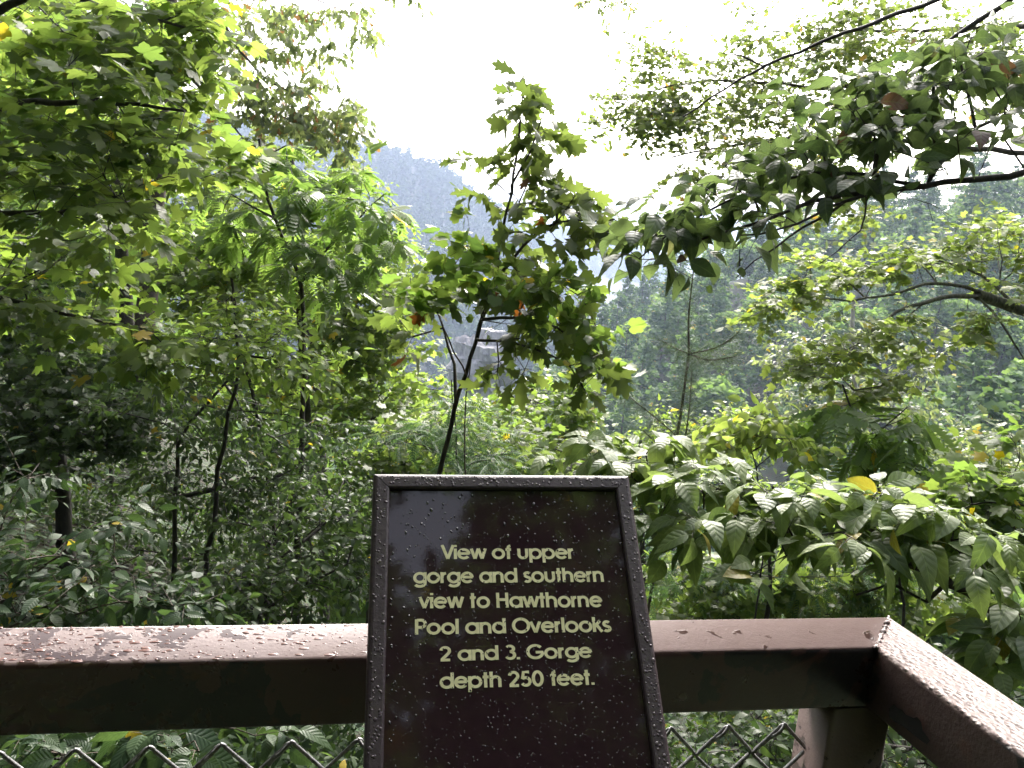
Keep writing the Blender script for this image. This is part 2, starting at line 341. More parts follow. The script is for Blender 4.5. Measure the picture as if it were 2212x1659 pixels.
# chain link mesh
GALV, t = newmat('galvanised_wire'); g = N(t, 'ShaderNodeNewGeometry'); nz = N(t, 'ShaderNodeTexNoise', Scale=300.0, Detail=3.0); t.links.new(g.outputs['Position'], nz.inputs[0])
c = ramp(t, [(0.3, (0.14, 0.14, 0.145)), (0.7, (0.34, 0.34, 0.35))], nz.outputs[0]); p = N(t, 'ShaderNodeBsdfPrincipled', Roughness=0.5, Metallic=0.55)
t.links.new(c.outputs[0], p.inputs['Base Color']); bp = N(t, 'ShaderNodeBump', Strength=0.4, Distance=0.0006); t.links.new(nz.outputs[0], bp.inputs['Height']); t.links.new(bp.outputs[0], p.inputs['Normal'])
o = N(t, 'ShaderNodeOutputMaterial'); t.links.new(p.outputs[0], o.inputs[0])
def chain(O, a, nrm, ztip, k0, k1, name='chain_link_mesh', pitch=0.0718):
    parts = []; rows = 24
    for mI in range(k0, k1):
        for sgn in (1, -1):
            P = []
            off = 0.0012 * sgn
            # knuckle: small rounded tip
            for an in np.linspace(90, 90 - 75 * 1, 5):
                P.append(O + a * (mI * pitch + sgn * 0.0055 * math.cos(R(an))) + UP * (ztip - 0.0055 + 0.0055 * math.sin(R(an))) + nrm * off)
            for j in range(1, rows):
                xx = mI * pitch + sgn * (0.5 * pitch if j % 2 else 0); zz = ztip - j * pitch / 2
                dn = 0.0021 * (1 if (j % 2) else -1) * sgn
                for e in (-1, 0, 1):
                    P.append(O + a * (xx - sgn * (0.0035 * abs(e) if j % 2 else -0.0035 * abs(e))) + UP * (zz - e * 0.0042) + nrm * (dn * (1 if e == 0 else 0.6)))
            parts.append(tube_path(P, 0.0023, 6))
        # twisted tail of the second strand
        tq = np.linspace(0, 1, 9); sg = -1 if rng.random() < .7 else 1
        P = [O + a * (mI * pitch + sg * (0.001 + 0.021 * q)) + UP * (ztip + 0.001 - 0.003 * q - 0.026 * q) + nrm * (-0.004 * math.sin(q * 5) - 0.003) + UP * 0.003 * math.sin(q * 3) for q in tq]
        parts.append(tube_path(P, 0.0021, 6))
    return join(parts)
n0 = A1 + nf * 0.045
tipw = plane_hit(627, 1604, n0, nf); zt = tipw[2]; ph = np.dot(tipw - n0, ud)
v, f = chain(n0 + ud * (ph % 0.0718 - UP[0]) - n0 * 0, ud, nf, 0, 0, 1) if False else (None, None)
kk = int(math.floor(ph / 0.0718)); base = n0 - UP * n0[2] + ud * (ph - kk * 0.0718)
tip_r = plane_hit(1620, 1552, n0, nf); kr = int(np.floor((np.dot(tip_r - n0, ud) - (ph - kk * .0718)) / .0718 + .5))
lim = int((lp - 0.01) / 0.0718)
v, f = chain(base, ud, nf, zt, kk - 12, lim); mk('chain_link_mesh', v, f, GALV, rail)

# ------------------------------------------------------------------ sign
SW = 0.272
uc = nrmz(np.array([12150, -330, -1770.])); vc = nrmz(np.array([-181, 2834, -1770.]))   # camera axes (x right, y up, z back)
vc = nrmz(vc - uc * np.dot(uc, vc)); nc = np.cross(uc, vc)
ctl = np.array([(806 - 1106) / FPX, -(1025 - 829.5) / FPX, -1.]); ctr = np.array([(1358 - 1106) / FPX, -(1029 - 829.5) / FPX, -1.])
dtl = 1.0; ptr = ctr * (np.dot(ctl, nc) / np.dot(ctr, nc)); sc = SW / np.linalg.norm(ptr - ctl)
TLc = ctl * sc; su = nrmz(ptr - ctl); sv = nrmz(np.cross(su, np.cross(vc, su))); sv = nrmz(vc - su * np.dot(vc, su))
SO = TLc @ CM.T + CO; su = su @ CM.T; sv = -(sv @ CM.T); sn = np.cross(-su, -sv) ; sn = np.cross(sv, su) if np.dot(np.cross(su, sv), -ray(1082, 1300)) < 0 else np.cross(su, sv)
SH = 0.46
def sp_(x, y, h=0.0): return SO + su * x + sv * y + sn * h
def px2s(px, py, h=0.0):
    q = plane_hit(px, py, SO + sn * h, sn) - SO
    return np.dot(q, su), np.dot(q, sv)
sign = empty('overlook_sign', sp_(SW / 2, SH, -0.03), 'tilted dark brown sign with raindrops and cream lettering about the gorge view', 'sign')
def coat_mat(name, base, rough, bump, sc_):
    m, t = newmat(name); g = N(t, 'ShaderNodeNewGeometry')
    nz = N(t, 'ShaderNodeTexNoise', Scale=sc_, Detail=4.0, Roughness=0.6); t.links.new(g.outputs['Position'], nz.inputs[0])
    c = mixc(t, nz.outputs[0], tuple(x * 0.7 for x in base), tuple(x * 1.3 for x in base))
    p = N(t, 'ShaderNodeBsdfPrincipled'); t.links.new(c, p.inputs['Base Color'])
    t.links.new(math_(t, 'MULTIPLY_ADD', nz.outputs[0], min(.2, rough), rough * .6), p.inputs['Roughness'])
    bp = N(t, 'ShaderNodeBump', Strength=bump, Distance=0.001); t.links.new(nz.outputs[0], bp.inputs['Height']); t.links.new(bp.outputs[0], p.inputs['Normal'])
    o = N(t, 'ShaderNodeOutputMaterial'); t.links.new(p.outputs[0], o.inputs[0]); return m
FRAME = coat_mat('sign_frame_paint', (0.062, 0.046, 0.052), 0.45, 0.5, 220)
PANEL = coat_mat('sign_panel_plastic', (0.028, 0.014, 0.018), 0.035, 0.03, 90)
INK, t = newmat('cream_ink'); g = N(t, 'ShaderNodeNewGeometry'); nz = N(t, 'ShaderNodeTexNoise', Scale=160.0, Detail=3.0); t.links.new(g.outputs['Position'], nz.inputs[0])
c = ramp(t, [(0.3, (0.66, 0.63, 0.34)), (0.7, (0.82, 0.78, 0.48))], nz.outputs[0]); p = N(t, 'ShaderNodeBsdfPrincipled', Roughness=0.4); t.links.new(c.outputs[0], p.inputs['Base Color'])
o = N(t, 'ShaderNodeOutputMaterial'); t.links.new(p.outputs[0], o.inputs[0])
FW = 0.0172
sec = [(0.0, -0.020), (0.0, -0.0015), (0.0008, 0.0020), (0.0028, 0.0042), (0.0050, 0.0050), (0.0150, 0.0050), (0.0165, 0.0042), (0.0172, 0.0028), (0.0172, -0.004), (0.0172, -0.020)]
def frame_bar(o, a, b, L, parent):
    V = []; n = len(sec)
    for e in (0, 1):
        for (q, h) in sec:
            s = q + 0.0004; V.append(o + a * (s if e == 0 else L - s) + b * q + sn * h)
    fs = [(i, (i + 1) % n, n + (i + 1) % n, n + i) for i in range(n)] + [tuple(range(n))[::-1], tuple(range(n, 2 * n))]
    ob = mkpoly('frame_bar', V, fs, FRAME, parent, smooth=False)
    return ob
frame_bar(sp_(0, 0), su, sv, SW, sign); frame_bar(sp_(SW, 0), sv, -su, SH, sign)
frame_bar(sp_(SW, SH), -su, -sv, SW, sign); frame_bar(sp_(0, SH), -sv, su, SH, sign)
V = [sp_(x, y, h) for h in (0, -0.004) for x, y in ((FW - .001, FW - .001), (SW - FW + .001, FW - .001), (SW - FW + .001, SH - FW + .001), (FW - .001, SH - FW + .001))]
mkpoly('panel', V, [(0, 1, 2, 3), (7, 6, 5, 4)], PANEL, sign)
# back box and bracket to the rail
V = [sp_(x, y, h) for h in (-0.0045, -0.018) for x, y in ((.002, .002), (SW - .002, .002), (SW - .002, SH - .002), (.002, SH - .002))]
mkpoly('back_plate', V, [(0, 1, 2, 3), (7, 6, 5, 4), (0, 4, 5, 1), (1, 5, 6, 2), (2, 6, 7, 3), (3, 7, 4, 0)], FRAME, sign)
bc = sp_(SW / 2, 0.27, -0.02)
tb = A1 - UP * 0.038 + ud * np.dot(bc - A1, ud) - nf * 0.001
for dx in (-.06, .06):
    a_ = bc + ud * dx; b_ = tb + ud * dx + 0 * UP; L = np.linalg.norm(b_ - a_); dr = (b_ - a_) / L; s2 = nrmz(np.cross(dr, ud))
    rbox('bracket', a_ - ud * .01 - s2 * .005, dr, 0, L, ud, 0.02, -s2, 0.01, FRAME, sign, rad=0.002)
# lettering, stroke built geometric sans
def arc(cx, cy, rx, ry, a0, a1, n=22):
    an = np.radians(np.linspace(a0, a1, n)); return np.stack([cx + rx * np.cos(an), cy + ry * np.sin(an)], 1)
def ln(*p): return np.array(p, float)
xh = 0.74; rO = 0.305; cc = xh / 2
def ring(cx=0.375): return arc(cx, cc, rO, rO, 0, 360, 40)
GL = {
 'o': ([ring()], .80), 'a': ([ring(), ln((.68, 0), (.68, xh))], .80), 'd': ([ring(), ln((.68, 0), (.68, 1))], .80),
 'p': ([ring(.385), ln((.08, -.27), (.08, xh))], .80), 'g': ([ring(), np.concatenate([ln((.68, xh), (.68, .02)), arc(.375, .0, .305, .215, -5, -150, 16)])], .80),
 'e': ([arc(.375, cc, rO, rO, 0, 322, 36), ln((.10, cc + .02), (.70, cc + .02))], .78),
 'i': ([ln((.08, 0), (.08, xh)), ln((.08, .86), (.08, 1))], .21), 'l': ([ln((.08, 0), (.08, 1))], .21),
 'w': ([ln((.04, xh), (.25, 0.02)), ln((.25, 0.02), (.46, xh)), ln((.46, xh), (.67, 0.02)), ln((.67, 0.02), (.88, xh))], .95),
 'v': ([ln((.04, xh), (.30, 0.02)), ln((.30, 0.02), (.56, xh))], .64), 'V': ([ln((.04, 1), (.37, .02)), ln((.37, .02), (.70, 1))], .74),
 'f': ([np.concatenate([ln((.17, 0), (.17, .78)), arc(.33, .78, .16, .16, 170, 95, 8)]), ln((.01, .67), (.34, .67))], .39),
 't': ([ln((.17, 0), (.17, .98)), ln((.01, .67), (.35, .67))], .41),
 'u': ([np.concatenate([ln((.08, xh), (.08, .30)), arc(.315, .30, .235, .235, 185, 360, 18), ln((.55, .32), (.55, xh))])], .70),
 'n': ([np.concatenate([ln((.56, 0), (.56, .44)), arc(.32, .44, .24, .235, 5, 175, 18), ln((.08, .42), (.08, .30))]), ln((.08, 0), (.08, xh))], .71),
 'h': ([np.concatenate([ln((.56, 0), (.56, .44)), arc(.32, .44, .24, .235, 5, 175, 18), ln((.08, .42), (.08, .30))]), ln((.08, 0), (.08, 1))], .71),
 'r': ([ln((.08, 0), (.08, xh)), arc(.34, .41, .26, .26, 175, 95, 10)], .40),
 's': ([np.concatenate([arc(.25, .53, .165, .145, 35, 250, 16), arc(.24, .205, .175, .15, 75, -145, 16)])], .50),
 'k': ([ln((.08, 0), (.08, 1)), ln((.10, .34), (.44, xh)), ln((.24, .44), (.52, 0))], .58),
 'H': ([ln((.09, 0), (.09, 1)), ln((.62, 0), (.62, 1)), ln((.12, .53), (.60, .53))], .78),
 'P': ([ln((.09, 0), (.09, 1)), np.concatenate([ln((.10, .935), (.32, .935)), arc(.33, .70, .235, .235, 88, -88, 16), ln((.32, .465), (.10, .465))])], .66),
 'O': ([arc(.50, .5, .43, .435, 0, 360, 44)], 1.02), 'G': ([np.concatenate([arc(.50, .5, .43, .435, 42, 345, 36), ln((.92, .46), (.52, .46))])], 1.02),
 '2': ([np.concatenate([arc(.31, .69, .235, .245, 172, -28, 18), ln((.44, .47), (.12, .10))]), ln((.05, .07), (.58, .07))], .68),
 '3': ([np.concatenate([arc(.30, .74, .20, .195, 150, -90, 16), arc(.30, .30, .24, .235, 88, -155, 18)])], .66),
 '5': ([np.concatenate([ln((.52, .93), (.20, .93), (.13, .50)), arc(.31, .32, .24, .25, 132, -150, 20)])], .68),
 '0': ([arc(.32, .5, .25, .435, 0, 360, 40)], .70), '.': ([ln((.09, 0), (.09, .15))], .24), ' ': ([], .34)}
LV, LF = [], []; lo = 0
def stroke(P, T, h, half=0.092):
    global lo
    closed = np.linalg.norm(P[0] - P[-1]) < 1e-6
    d = np.gradient(P, axis=0)
    if closed: d[0] = d[-1] = P[1] - P[-2]
    d = d / np.linalg.norm(d, axis=1, keepdims=True); n = np.stack([-d[:, 1], d[:, 0]], 1)
    A = P + n * half; B = P - n * half
    for a, b in zip(A, B):
        for q in (a, b):
            x, y = T(q); LV.append(sp_(x, y, h))
    for i in range(len(P) - 1): LF.append((lo + 2 * i, lo + 2 * i + 1, lo + 2 * i + 3, lo + 2 * i + 2))
    lo += 2 * len(P)
def crop(x, y): return 737.3 + .4047 * x, 987.5 + .4047 * y
lines = [('View of upper', (535, 545), (1240, 543), 470), ('gorge and southern', (385, 674), (1400, 666), 593), ('view to Hawthorne', (415, 808), (1390, 800), 724),
         ('Pool and Overlooks', (393, 948), (1436, 932), 860), ('2 and 3. Gorge', (525, 1090), (1335, 1070), 1003), ('depth 250 feet.', (527, 1236), (1350, 1215), 1143)]
for txt, l, r_, top in lines:
    lx, ly = px2s(*crop(*l)); rx, ry = px2s(*crop(*r_)); tx, ty = px2s(*crop((l[0] + r_[0]) / 2, top))
    base_mid = (ly + ry) / 2; H_ = (base_mid - ty)
    tot = sum(GL[c][1] for c in txt) - 0.08
    sx = (rx - lx) / tot; slope = (ry - ly) / (rx - lx); cur = 0.0
    for ch in txt:
        for k, P in enumerate(GL[ch][0]):
            T = lambda q, cur=cur: (lx + (cur + q[0]) * sx, ly + slope * ((cur + q[0]) * sx) - q[1] * H_ - 0)
            stroke(P, T, 0.0005 + 0.00012 * k)
        cur += GL[ch][1]
mk('lettering', LV, LF, INK, sign, smooth=False)
# raindrops on the sign
def drops(n, xs, ys, h, smin, smax, elong=1.0):
    """domes on the sign plane"""
    x = rng.uniform(*xs, n); y = rng.uniform(*ys, n); s = smin + (smax - smin) * rng.random(n) ** 3.0
    s = np.where((h < .002) & (y > .085) & (y < .315) & (x > .04) & (x < .24), np.minimum(s, .00055), s)
    rings = [(1, 0), (.86, .38), (.5, .66), (0.01, .75)]; kk_ = 8
    an = np.linspace(0, 2 * np.pi, kk_, endpoint=False)
    ex = 1 + rng.uniform(-.25, .5, n); ey = 1 + rng.uniform(-.2, elong, n); rot = rng.uniform(-.7, .7, n)
    V = []
    for (q, hh) in rings:
        wob = 1 + 0.12 * rng.normal(size=(n, kk_)) * (q > .6)
        a = q * np.cos(an)[None] * ex[:, None] * wob; b = q * np.sin(an)[None] * ey[:, None] * wob
        a, b = a * np.cos(rot)[:, None] - b * np.sin(rot)[:, None], a * np.sin(rot)[:, None] + b * np.cos(rot)[:, None]
        V.append(SO + (x[:, None] + a * s[:, None])[..., None] * su + (y[:, None] + b * s[:, None])[..., None] * sv + (h + hh * s[:, None] * .6 + 0 * a)[..., None] * sn)
    V = np.stack(V, 1); n_r = len(rings)
    id_ = np.arange(n * n_r * kk_).reshape(n, n_r, kk_); nx = np.roll(id_, -1, 2)
    F = np.stack([id_[:, :-1], nx[:, :-1], nx[:, 1:], id_[:, 1:]], -1).reshape(-1, 4)
    return V.reshape(-1, 3), F
dr0 = [drops(2300, (FW + .002, SW - FW - .002), (FW + .002, SH - FW), 0.0007, .00025, .0011, 1.3),
      drops(420, (.004, SW - .004), (.004, FW - .003), 0.0048, .0004, .0015, .6),
      drops(560, (.004, FW - .003), (.012, SH - .01), 0.0048, .0004, .0015, .8),
      drops(560, (SW - FW + .003, SW - .004), (.012, SH - .01), 0.0048, .0004, .0015, .8)]
v, f = join(dr0[:1]); tag(mk('raindrops', v, f, WATER, sign), kind='stuff')
WFR, t = newmat('rain_on_frame'); p = N(t, 'ShaderNodeBsdfPrincipled', Roughness=0.12); p.inputs['Base Color'].default_value = (0.07, 0.052, 0.06, 1)
o = N(t, 'ShaderNodeOutputMaterial'); t.links.new(p.outputs[0], o.inputs[0])
v, f = join(dr0[1:]); tag(mk('frame_raindrops', v, f, WFR, sign), kind='stuff')

# ------------------------------------------------------------------ leaves
def L_strip(prof, droop=0.25, fold=0.25, across=1, pet=0.25, wav=0.0):
    """leaf from stations (s, halfwidth, forward shift): returns V (n,3), UV (n,2), F (m,4)"""
    V, UVs, F = [], [], []
    cols = list(np.linspace(-1, 1, 2 * across + 1)); nc_ = len(cols)
    for i, (s, w_, fw) in enumerate(prof):
        for c_ in cols:
            x = c_ * w_; y = s + fw * abs(c_)
            V.append((x, y, fold * abs(x) - droop * y * y + wav * math.sin(9 * s + 2 * c_) * abs(c_) - 0.55 * fold * (x * x) / max(.2, w_))); UVs.append((x, y))
    for i in range(len(prof) - 1):
        for j in range(nc_ - 1): a = i * nc_ + j; F.append((a, a + 1, a + nc_ + 1, a + nc_))
    b = len(V); V += [(-.012, -pet, 0.03 * pet), (.012, -pet, 0.03 * pet), (.012, 0, 0), (-.012, 0, 0)]; UVs += [(0, -pet)] * 2 + [(0, 0)] * 2; F.append((b, b + 1, b + 2, b + 3))
    V = np.array(V, float); V[:, 1] += pet; UVs = np.array(UVs, float)
    return V, UVs, np.array(F)
def L_fan(pol, droop=0.2, cup=0.1, pet=0.5):
    """palmate leaf from polar outline (deg from tip axis, radius), symmetric"""
    pts = [(r * math.sin(R(a)), r * math.cos(R(a))) for a, r in pol] ; left = [(-x, y) for x, y in pts[::-1] if abs(x) > 1e-6]
    out = pts + left if abs(pts[0][0]) < 1e-6 else pts + left
    V = [(0, 0, 0)] + [(x, y, cup * abs(x) - droop * (x * x + y * y)) for x, y in out]
    n = len(out); F = []
    i = 0
    while i < n:
        F.append((0, 1 + (i + 2) % n, 1 + (i + 1) % n, 1 + i)); i += 2
    b = len(V); V += [(-.012, -pet, 0), (.012, -pet, 0), (.012, 0, 0), (-.012, 0, 0)]; F.append((b, b + 1, b + 2, b + 3))
    V = np.array(V, float); UVs = V[:, :2].copy(); V[:, 1] += pet
    return V, UVs, np.array(F)
def L_pinnate(nl=6, ll=0.34, lw=0.075, droop=0.35):
    V, F, UVs = [], [], []
    def quad(p): 
        b = len(V); V.extend(p); F.append((b, b + 1, b + 2, b + 3)); UVs.extend([(0, 0), (1, 0), (1, 1), (0, 1)])
    for i in range(nl + 1):
        y = 0.22 + 0.78 * i / nl; z = -droop * y * y; sc2 = 1 - 0.25 * abs(i / nl - .4)
        dirs = [(-1, 0.55), (1, 0.55)] if i < nl else [(0, 1)]
        for sx_, fy in dirs:
            d = np.array([sx_, fy]); d = d / np.linalg.norm(d); l = ll * sc2; pn = np.array([-d[1], d[0]])
            def P(t_, s_): q = d * l * t_ + pn * lw * s_; return (q[0], y + q[1], z - 0.10 * t_ * t_ - 0.02 * abs(s_))
            quad([P(0, 0), P(.3, 1), P(.62, .8), P(1, 0)]); quad([P(0, 0), P(1, 0), P(.62, -.8), P(.3, -1)])
    for i in range(4):
        y0, y1 = i / 4, (i + 1) / 4
        quad([(-.01, y0, -droop * y0 * y0), (.01, y0, -droop * y0 * y0), (.008, y1, -droop * y1 * y1), (-.008, y1, -droop * y1 * y1)])
    return np.array(V, float), np.array(UVs, float), np.array(F)
def L_tuft(n=10, ln_=1.0, wd=0.02, spread=0.8):
    V, F = [], []
    r_ = np.random.default_rng(3)
    for i in range(n):
        d = nrmz(np.array([r_.normal() * spread, 1.0, r_.normal() * spread])); p_ = nrmz(np.cross(d, r_.normal(size=3))) * wd; b = len(V)
        V += [-p_ * .7, p_ * .7, d * ln_ * r_.uniform(.7, 1) + p_ * .3 + np.array([0, 0, -.12]), d * ln_ * r_.uniform(.7, 1) - p_ * .3 + np.array([0, 0, -.12])]; F.append((b, b + 1, b + 2, b + 3))
    V = np.array(V, float); return V, np.zeros((len(V), 2)), np.array(F)
OV = [(0, .02, 0), (.06, .13, 0), (.16, .235, 0), (.3, .30, 0), (.45, .315, 0), (.6, .275, 0), (.74, .20, 0), (.86, .11, 0), (.94, .045, 0), (1, .004, 0)]
OVs = [(0, .02, 0), (.15, .17, .0), (.4, .25, 0), (.68, .18, 0), (1, .005, 0)]
OAK = [(0, .02, 0), (.08, .07, .0), (.16, .11, .02), (.24, .24, .08), (.30, .24, .0), (.36, .13, .0), (.44, .17, .0), (.52, .39, .13), (.60, .36, .04), (.64, .18, 0), (.72, .20, .0), (.78, .32, .12), (.84, .24, .05), (.88, .12, 0), (.94, .10, .03), (1.04, .004, 0)]
MAP = [(0, .92), (7, .76), (15, .74), (20, .62), (27, .50), (34, .66), (42, .70), (50, .84), (57, .72), (68, .62), (78, .46), (90, .50), (104, .54), (118, .40), (150, .26), (172, .12)]
GRP = [(0, .82), (10, .70), (22, .74), (30, .60), (42, .74), (58, .70), (72, .55), (88, .62), (105, .58), (125, .48), (150, .40), (172, .16)]
TULIP = [(0, .50), (10, .56), (18, .72), (26, .66), (34, .48), (52, .52), (66, .66), (78, .56), (95, .42), (120, .44), (150, .30), (172, .12)]
T_OV = [L_strip(OV, .45, .30, 2, .16, .02), L_strip(OV, .8, .2, 2, .16, .03), L_strip(OV, .3, .5, 2, .16, .02), L_strip(OV, 1.05, .1, 2, .16, .02)]
T_OVS = [L_strip(OVs, .25, .3, 1, .12), L_strip(OVs, .55, .15, 1, .12)]
T_OAK = [L_strip(OAK, .2, .15, 1, .16), L_strip(OAK, .45, .3, 1, .16), L_strip(OAK, .7, .05, 1, .16)]
T_MAP = [L_fan(MAP, .15, .1), L_fan(MAP, .35, .2), L_fan(MAP, .05, -.1)]
T_GRP = [L_fan(GRP, .15, .15), L_fan(GRP, .35, .05), L_fan(GRP, .1, .3)]
T_TUL = [L_fan(TULIP, .15, .1), L_fan(TULIP, .35, .1)]
T_PIN = [L_pinnate(), L_pinnate(7, .30, .07, .5), L_pinnate(6, .34, .08, .15)]
T_TUFT = [L_tuft()]
D4 = L_strip([(0, .03, 0), (.45, .3, 0), (1, .01, 0)], .3, .25, 1, 0.05)
T_SM = [D4]
T_HEM = [L_pinnate(9, .13, .022, .3)]

def place_leaves(tpls, pos, dr, nr, size, rg):
    m_ = len(pos); dr = nrmz(dr); nr = nr - dr * np.sum(nr * dr, 1, keepdims=True); nr = nrmz(nr); sd = np.cross(dr, nr)
    ti = rg.integers(0, len(tpls), m_); Vs, Fs, Ds = [], [], []; o_ = 0
    for k, (tv, tu, tf) in enumerate(tpls):
        q = np.where(ti == k)[0]
        if not len(q): continue
        s = size[q][:, None, None]; jx = rg.uniform(.85, 1.15, (len(q), 1, 1))
        V = pos[q][:, None] + s * (tv[None, :, 0:1] * jx * sd[q][:, None] + tv[None, :, 1:2] * dr[q][:, None] + tv[None, :, 2:3] * nr[q][:, None])
        nv = len(tv); F = (tf[None] + (np.arange(len(q)) * nv)[:, None, None]) + o_
        D = np.empty((len(q), nv, 4), np.float32); D[..., :2] = tu[None]; D[..., 2] = rg.random(len(q))[:, None]; D[..., 3] = rg.random(len(q))[:, None]
        Vs.append(V.reshape(-1, 3)); Fs.append(F.reshape(-1, 4)); Ds.append(D.reshape(-1, 4)); o_ += len(q) * nv
    return np.concatenate(Vs), np.concatenate(Fs), np.concatenate(Ds)

# ------------------------------------------------------------------ plants
def resample(P, step):
    P = np.asarray(P, float); seg = np.linalg.norm(np.diff(P, axis=0), axis=1); s = np.concatenate([[0], np.cumsum(seg)])
    n = max(2, int(s[-1] / step) + 1); q = np.linspace(0, s[-1], n)
    # smooth interpolation (Catmull-like through cubic hermite)
    out = np.stack([np.interp(q, s, P[:, i]) for i in range(3)], 1)
    if len(out) > 4:
        for _ in range(2): out[1:-1] = out[1:-1] * .5 + (out[:-2] + out[2:]) * .25
    return out
def plant(name, label, cat, seeds, pts, tpls, lmat, bark, leaf, rg, group=None, r_tip=0.0014, step=0.12, bf=0.35, ntw=3, nl=7, twl=0.22,
          flat=0.45, droop=0.3, tilt=0.45, lean=(0, 0, 0), kpow=0.5, spread=0.9, ground_root=True, tk=3, ljit=0.2, sag=0.12, rmax=None, nup=1.0):
    """seeds: list of (polyline world pts, r0, r1); first is the trunk; pts: crown points that twigs must reach"""
    pos, par, seg, rmin = [], [], [], []
    for si, (P, r0, r1) in enumerate(seeds):
        P = np.asarray(P, float)
        if si == 0 and ground_root:
            z = float(ground(P[0, 0], P[0, 1])) - 0.1
            if P[0, 2] > z + .05: P = np.concatenate([[[P[0, 0], P[0, 1], z]], P])
        P = resample(P, step); rad = np.linspace(r0, r1, len(P))
        P[1:-1] += rg.normal(0, step * 0.045, P[1:-1].shape)
        if si:
            A = np.array(pos); j = int(np.argmin(np.linalg.norm(A - P[0], axis=1)))
            if np.linalg.norm(A[j] - P[0]) > step * 1.5:
                extra = resample(np.stack([A[j], P[0]]), step)[1:-1]; 
                P = np.concatenate([extra, P]) if len(extra) else P; rad = np.concatenate([np.full(len(extra), r0), rad])
        for i in range(len(P)):
            pos.append(P[i]); par.append(-1 if (si == 0 and i == 0) else (j if (si and i == 0) else len(pos) - 2)); seg.append(si); rmin.append(rad[i])
    root = pos[0]
    A = np.empty((len(pos) + len(pts) * 60 + 10, 3)); A[:len(pos)] = pos; n = len(pos)
    PL = np.zeros(len(A))
    for i in range(1, n): PL[i] = PL[par[i]] + np.linalg.norm(A[i] - A[par[i]]) if par[i] >= 0 else 0
    PL[:n] *= 0.35
    pts = np.asarray(pts, float)
    d0 = np.min(np.linalg.norm(pts[:, None] - A[None, :n:max(1, n // 60)], axis=2), axis=1)
    terms = []
    for pi in np.argsort(d0):
        p_ = pts[pi]; D = np.linalg.norm(A[:n] - p_, axis=1); j = int(np.argmin(D + bf * PL[:n])); d = D[j]
        k = max(1, min(50, int(d / step)))
        perp = rg.normal(size=3); perp[2] = abs(perp[2]) * 1.2; perp *= sag * d / max(1e-6, np.linalg.norm(perp))
        a0 = A[j].copy(); prev = j
        for q in range(1, k + 1):
            t_ = q / k; A[n] = a0 * (1 - t_) + p_ * t_ + perp * math.sin(math.pi * t_) + (rg.normal(0, step * .07, 3) if q < k else 0)
            par.append(prev); seg.append(-1); rmin.append(0); PL[n] = PL[prev] + d / k; prev = n; n += 1
        terms.append(prev)
    T = np.array(terms); par_a = np.array(par)
    # twigs
    td = nrmz(A[T] - A[par_a[T]]) * 0.7 + np.array(lean)
    nT = len(T); dirs = td[:, None] + rg.normal(0, spread, (nT, ntw, 3)) * np.array([1, 1, flat]); dirs = nrmz(dirs)
    L = twl * rg.uniform(.6, 1.25, (nT, ntw)); base_ = np.repeat(A[T][:, None], ntw, 1)
    nn = 4; tw_pos = []
    up = np.array([0, 0, 1.])
    fr = (np.arange(nl) + 0.6) / nl
    sidev = nrmz(np.cross(dirs, up + rg.normal(0, .25, dirs.shape)))
    def at(s): return base_[:, :, None] + dirs[:, :, None] * (L[..., None] * s)[..., None] - up * (0.35 * droop * (L[..., None] * s ** 2))[..., None]
    tps = at(np.linspace(0, 1, nn)[None, None]) 
    lp_ = at(np.broadcast_to(fr, (nT, ntw, nl)) + rg.normal(0, .04, (nT, ntw, nl)))
    sg = np.where((np.arange(nl) % 2) == 0, 1., -1.)[None, None, :, None]
    ld = dirs[:, :, None] * (0.55 + 0.8 * (fr[None, None, :, None] > .85)) + sidev[:, :, None] * sg * (1 - .8 * (fr[None, None, :, None] > .85)) + rg.normal(0, ljit, lp_.shape) - up * droop
    ld[..., 2] = np.minimum(ld[..., 2], .35); ln_ = up * nup + rg.normal(0, tilt, lp_.shape)
    lpos = lp_.reshape(-1, 3); ldir = ld.reshape(-1, 3); lnor = ln_.reshape(-1, 3)
    size = leaf * (rg.uniform(.45, 1.15, len(lpos))) 
    ob = empty(name, root, label, cat, group)
    # radii
    cnt = np.zeros(n); cnt[T] = 1
    for i in range(n - 1, 0, -1):
        if par[i] >= 0: cnt[par[i]] += cnt[i]
    rad = r_tip * 1.25 * np.maximum(cnt, 1) ** kpow
    if rmax: rad = np.minimum(rad, rmax)
    segA = np.array(seg); rm = np.array(rmin); rad = np.where(segA >= 0, rm, rad)
    best = {}
    for i in range(1, n):
        p0 = par[i]
        if p0 >= 0:
            key = (seg[i] == seg[p0], cnt[i])
            if p0 not in best or key > best[p0][0]: best[p0] = (key, i)
    cont = np.zeros(n, bool)
    for p0, (_, i) in best.items(): cont[i] = True
    P1 = A[:n]; tang = np.zeros((n, 3)); I = np.arange(1, n); pI = par_a[1:n] if len(par_a) >= n else np.array(par)[1:n]
    pI = np.array(par)[1:n]
    tang[I] = nrmz(P1[I] - P1[pI]); 
    if n > 1: tang[0] = tang[1]
    def tubes(idx, k):
        idx = np.array(idx, int)
        if not len(idx): return None
        pp = np.array(par)[idx]; ra = np.where(cont[idx], np.minimum(rad[pp], rad[idx] * 1.3), rad[idx]); rb = rad[idx]
        ta = np.where(cont[idx][:, None], tang[pp], tang[idx]); tb_ = tang[idx]
        ref = np.array([.31, .87, .19]); an = np.linspace(0, 2 * np.pi, k, endpoint=False)
        def ringo(c_, t_, r_):
            u_ = nrmz(np.cross(t_, ref)); v_ = np.cross(t_, u_)
            return c_[:, None] + r_[:, None, None] * (np.cos(an)[None, :, None] * u_[:, None] + np.sin(an)[None, :, None] * v_[:, None])
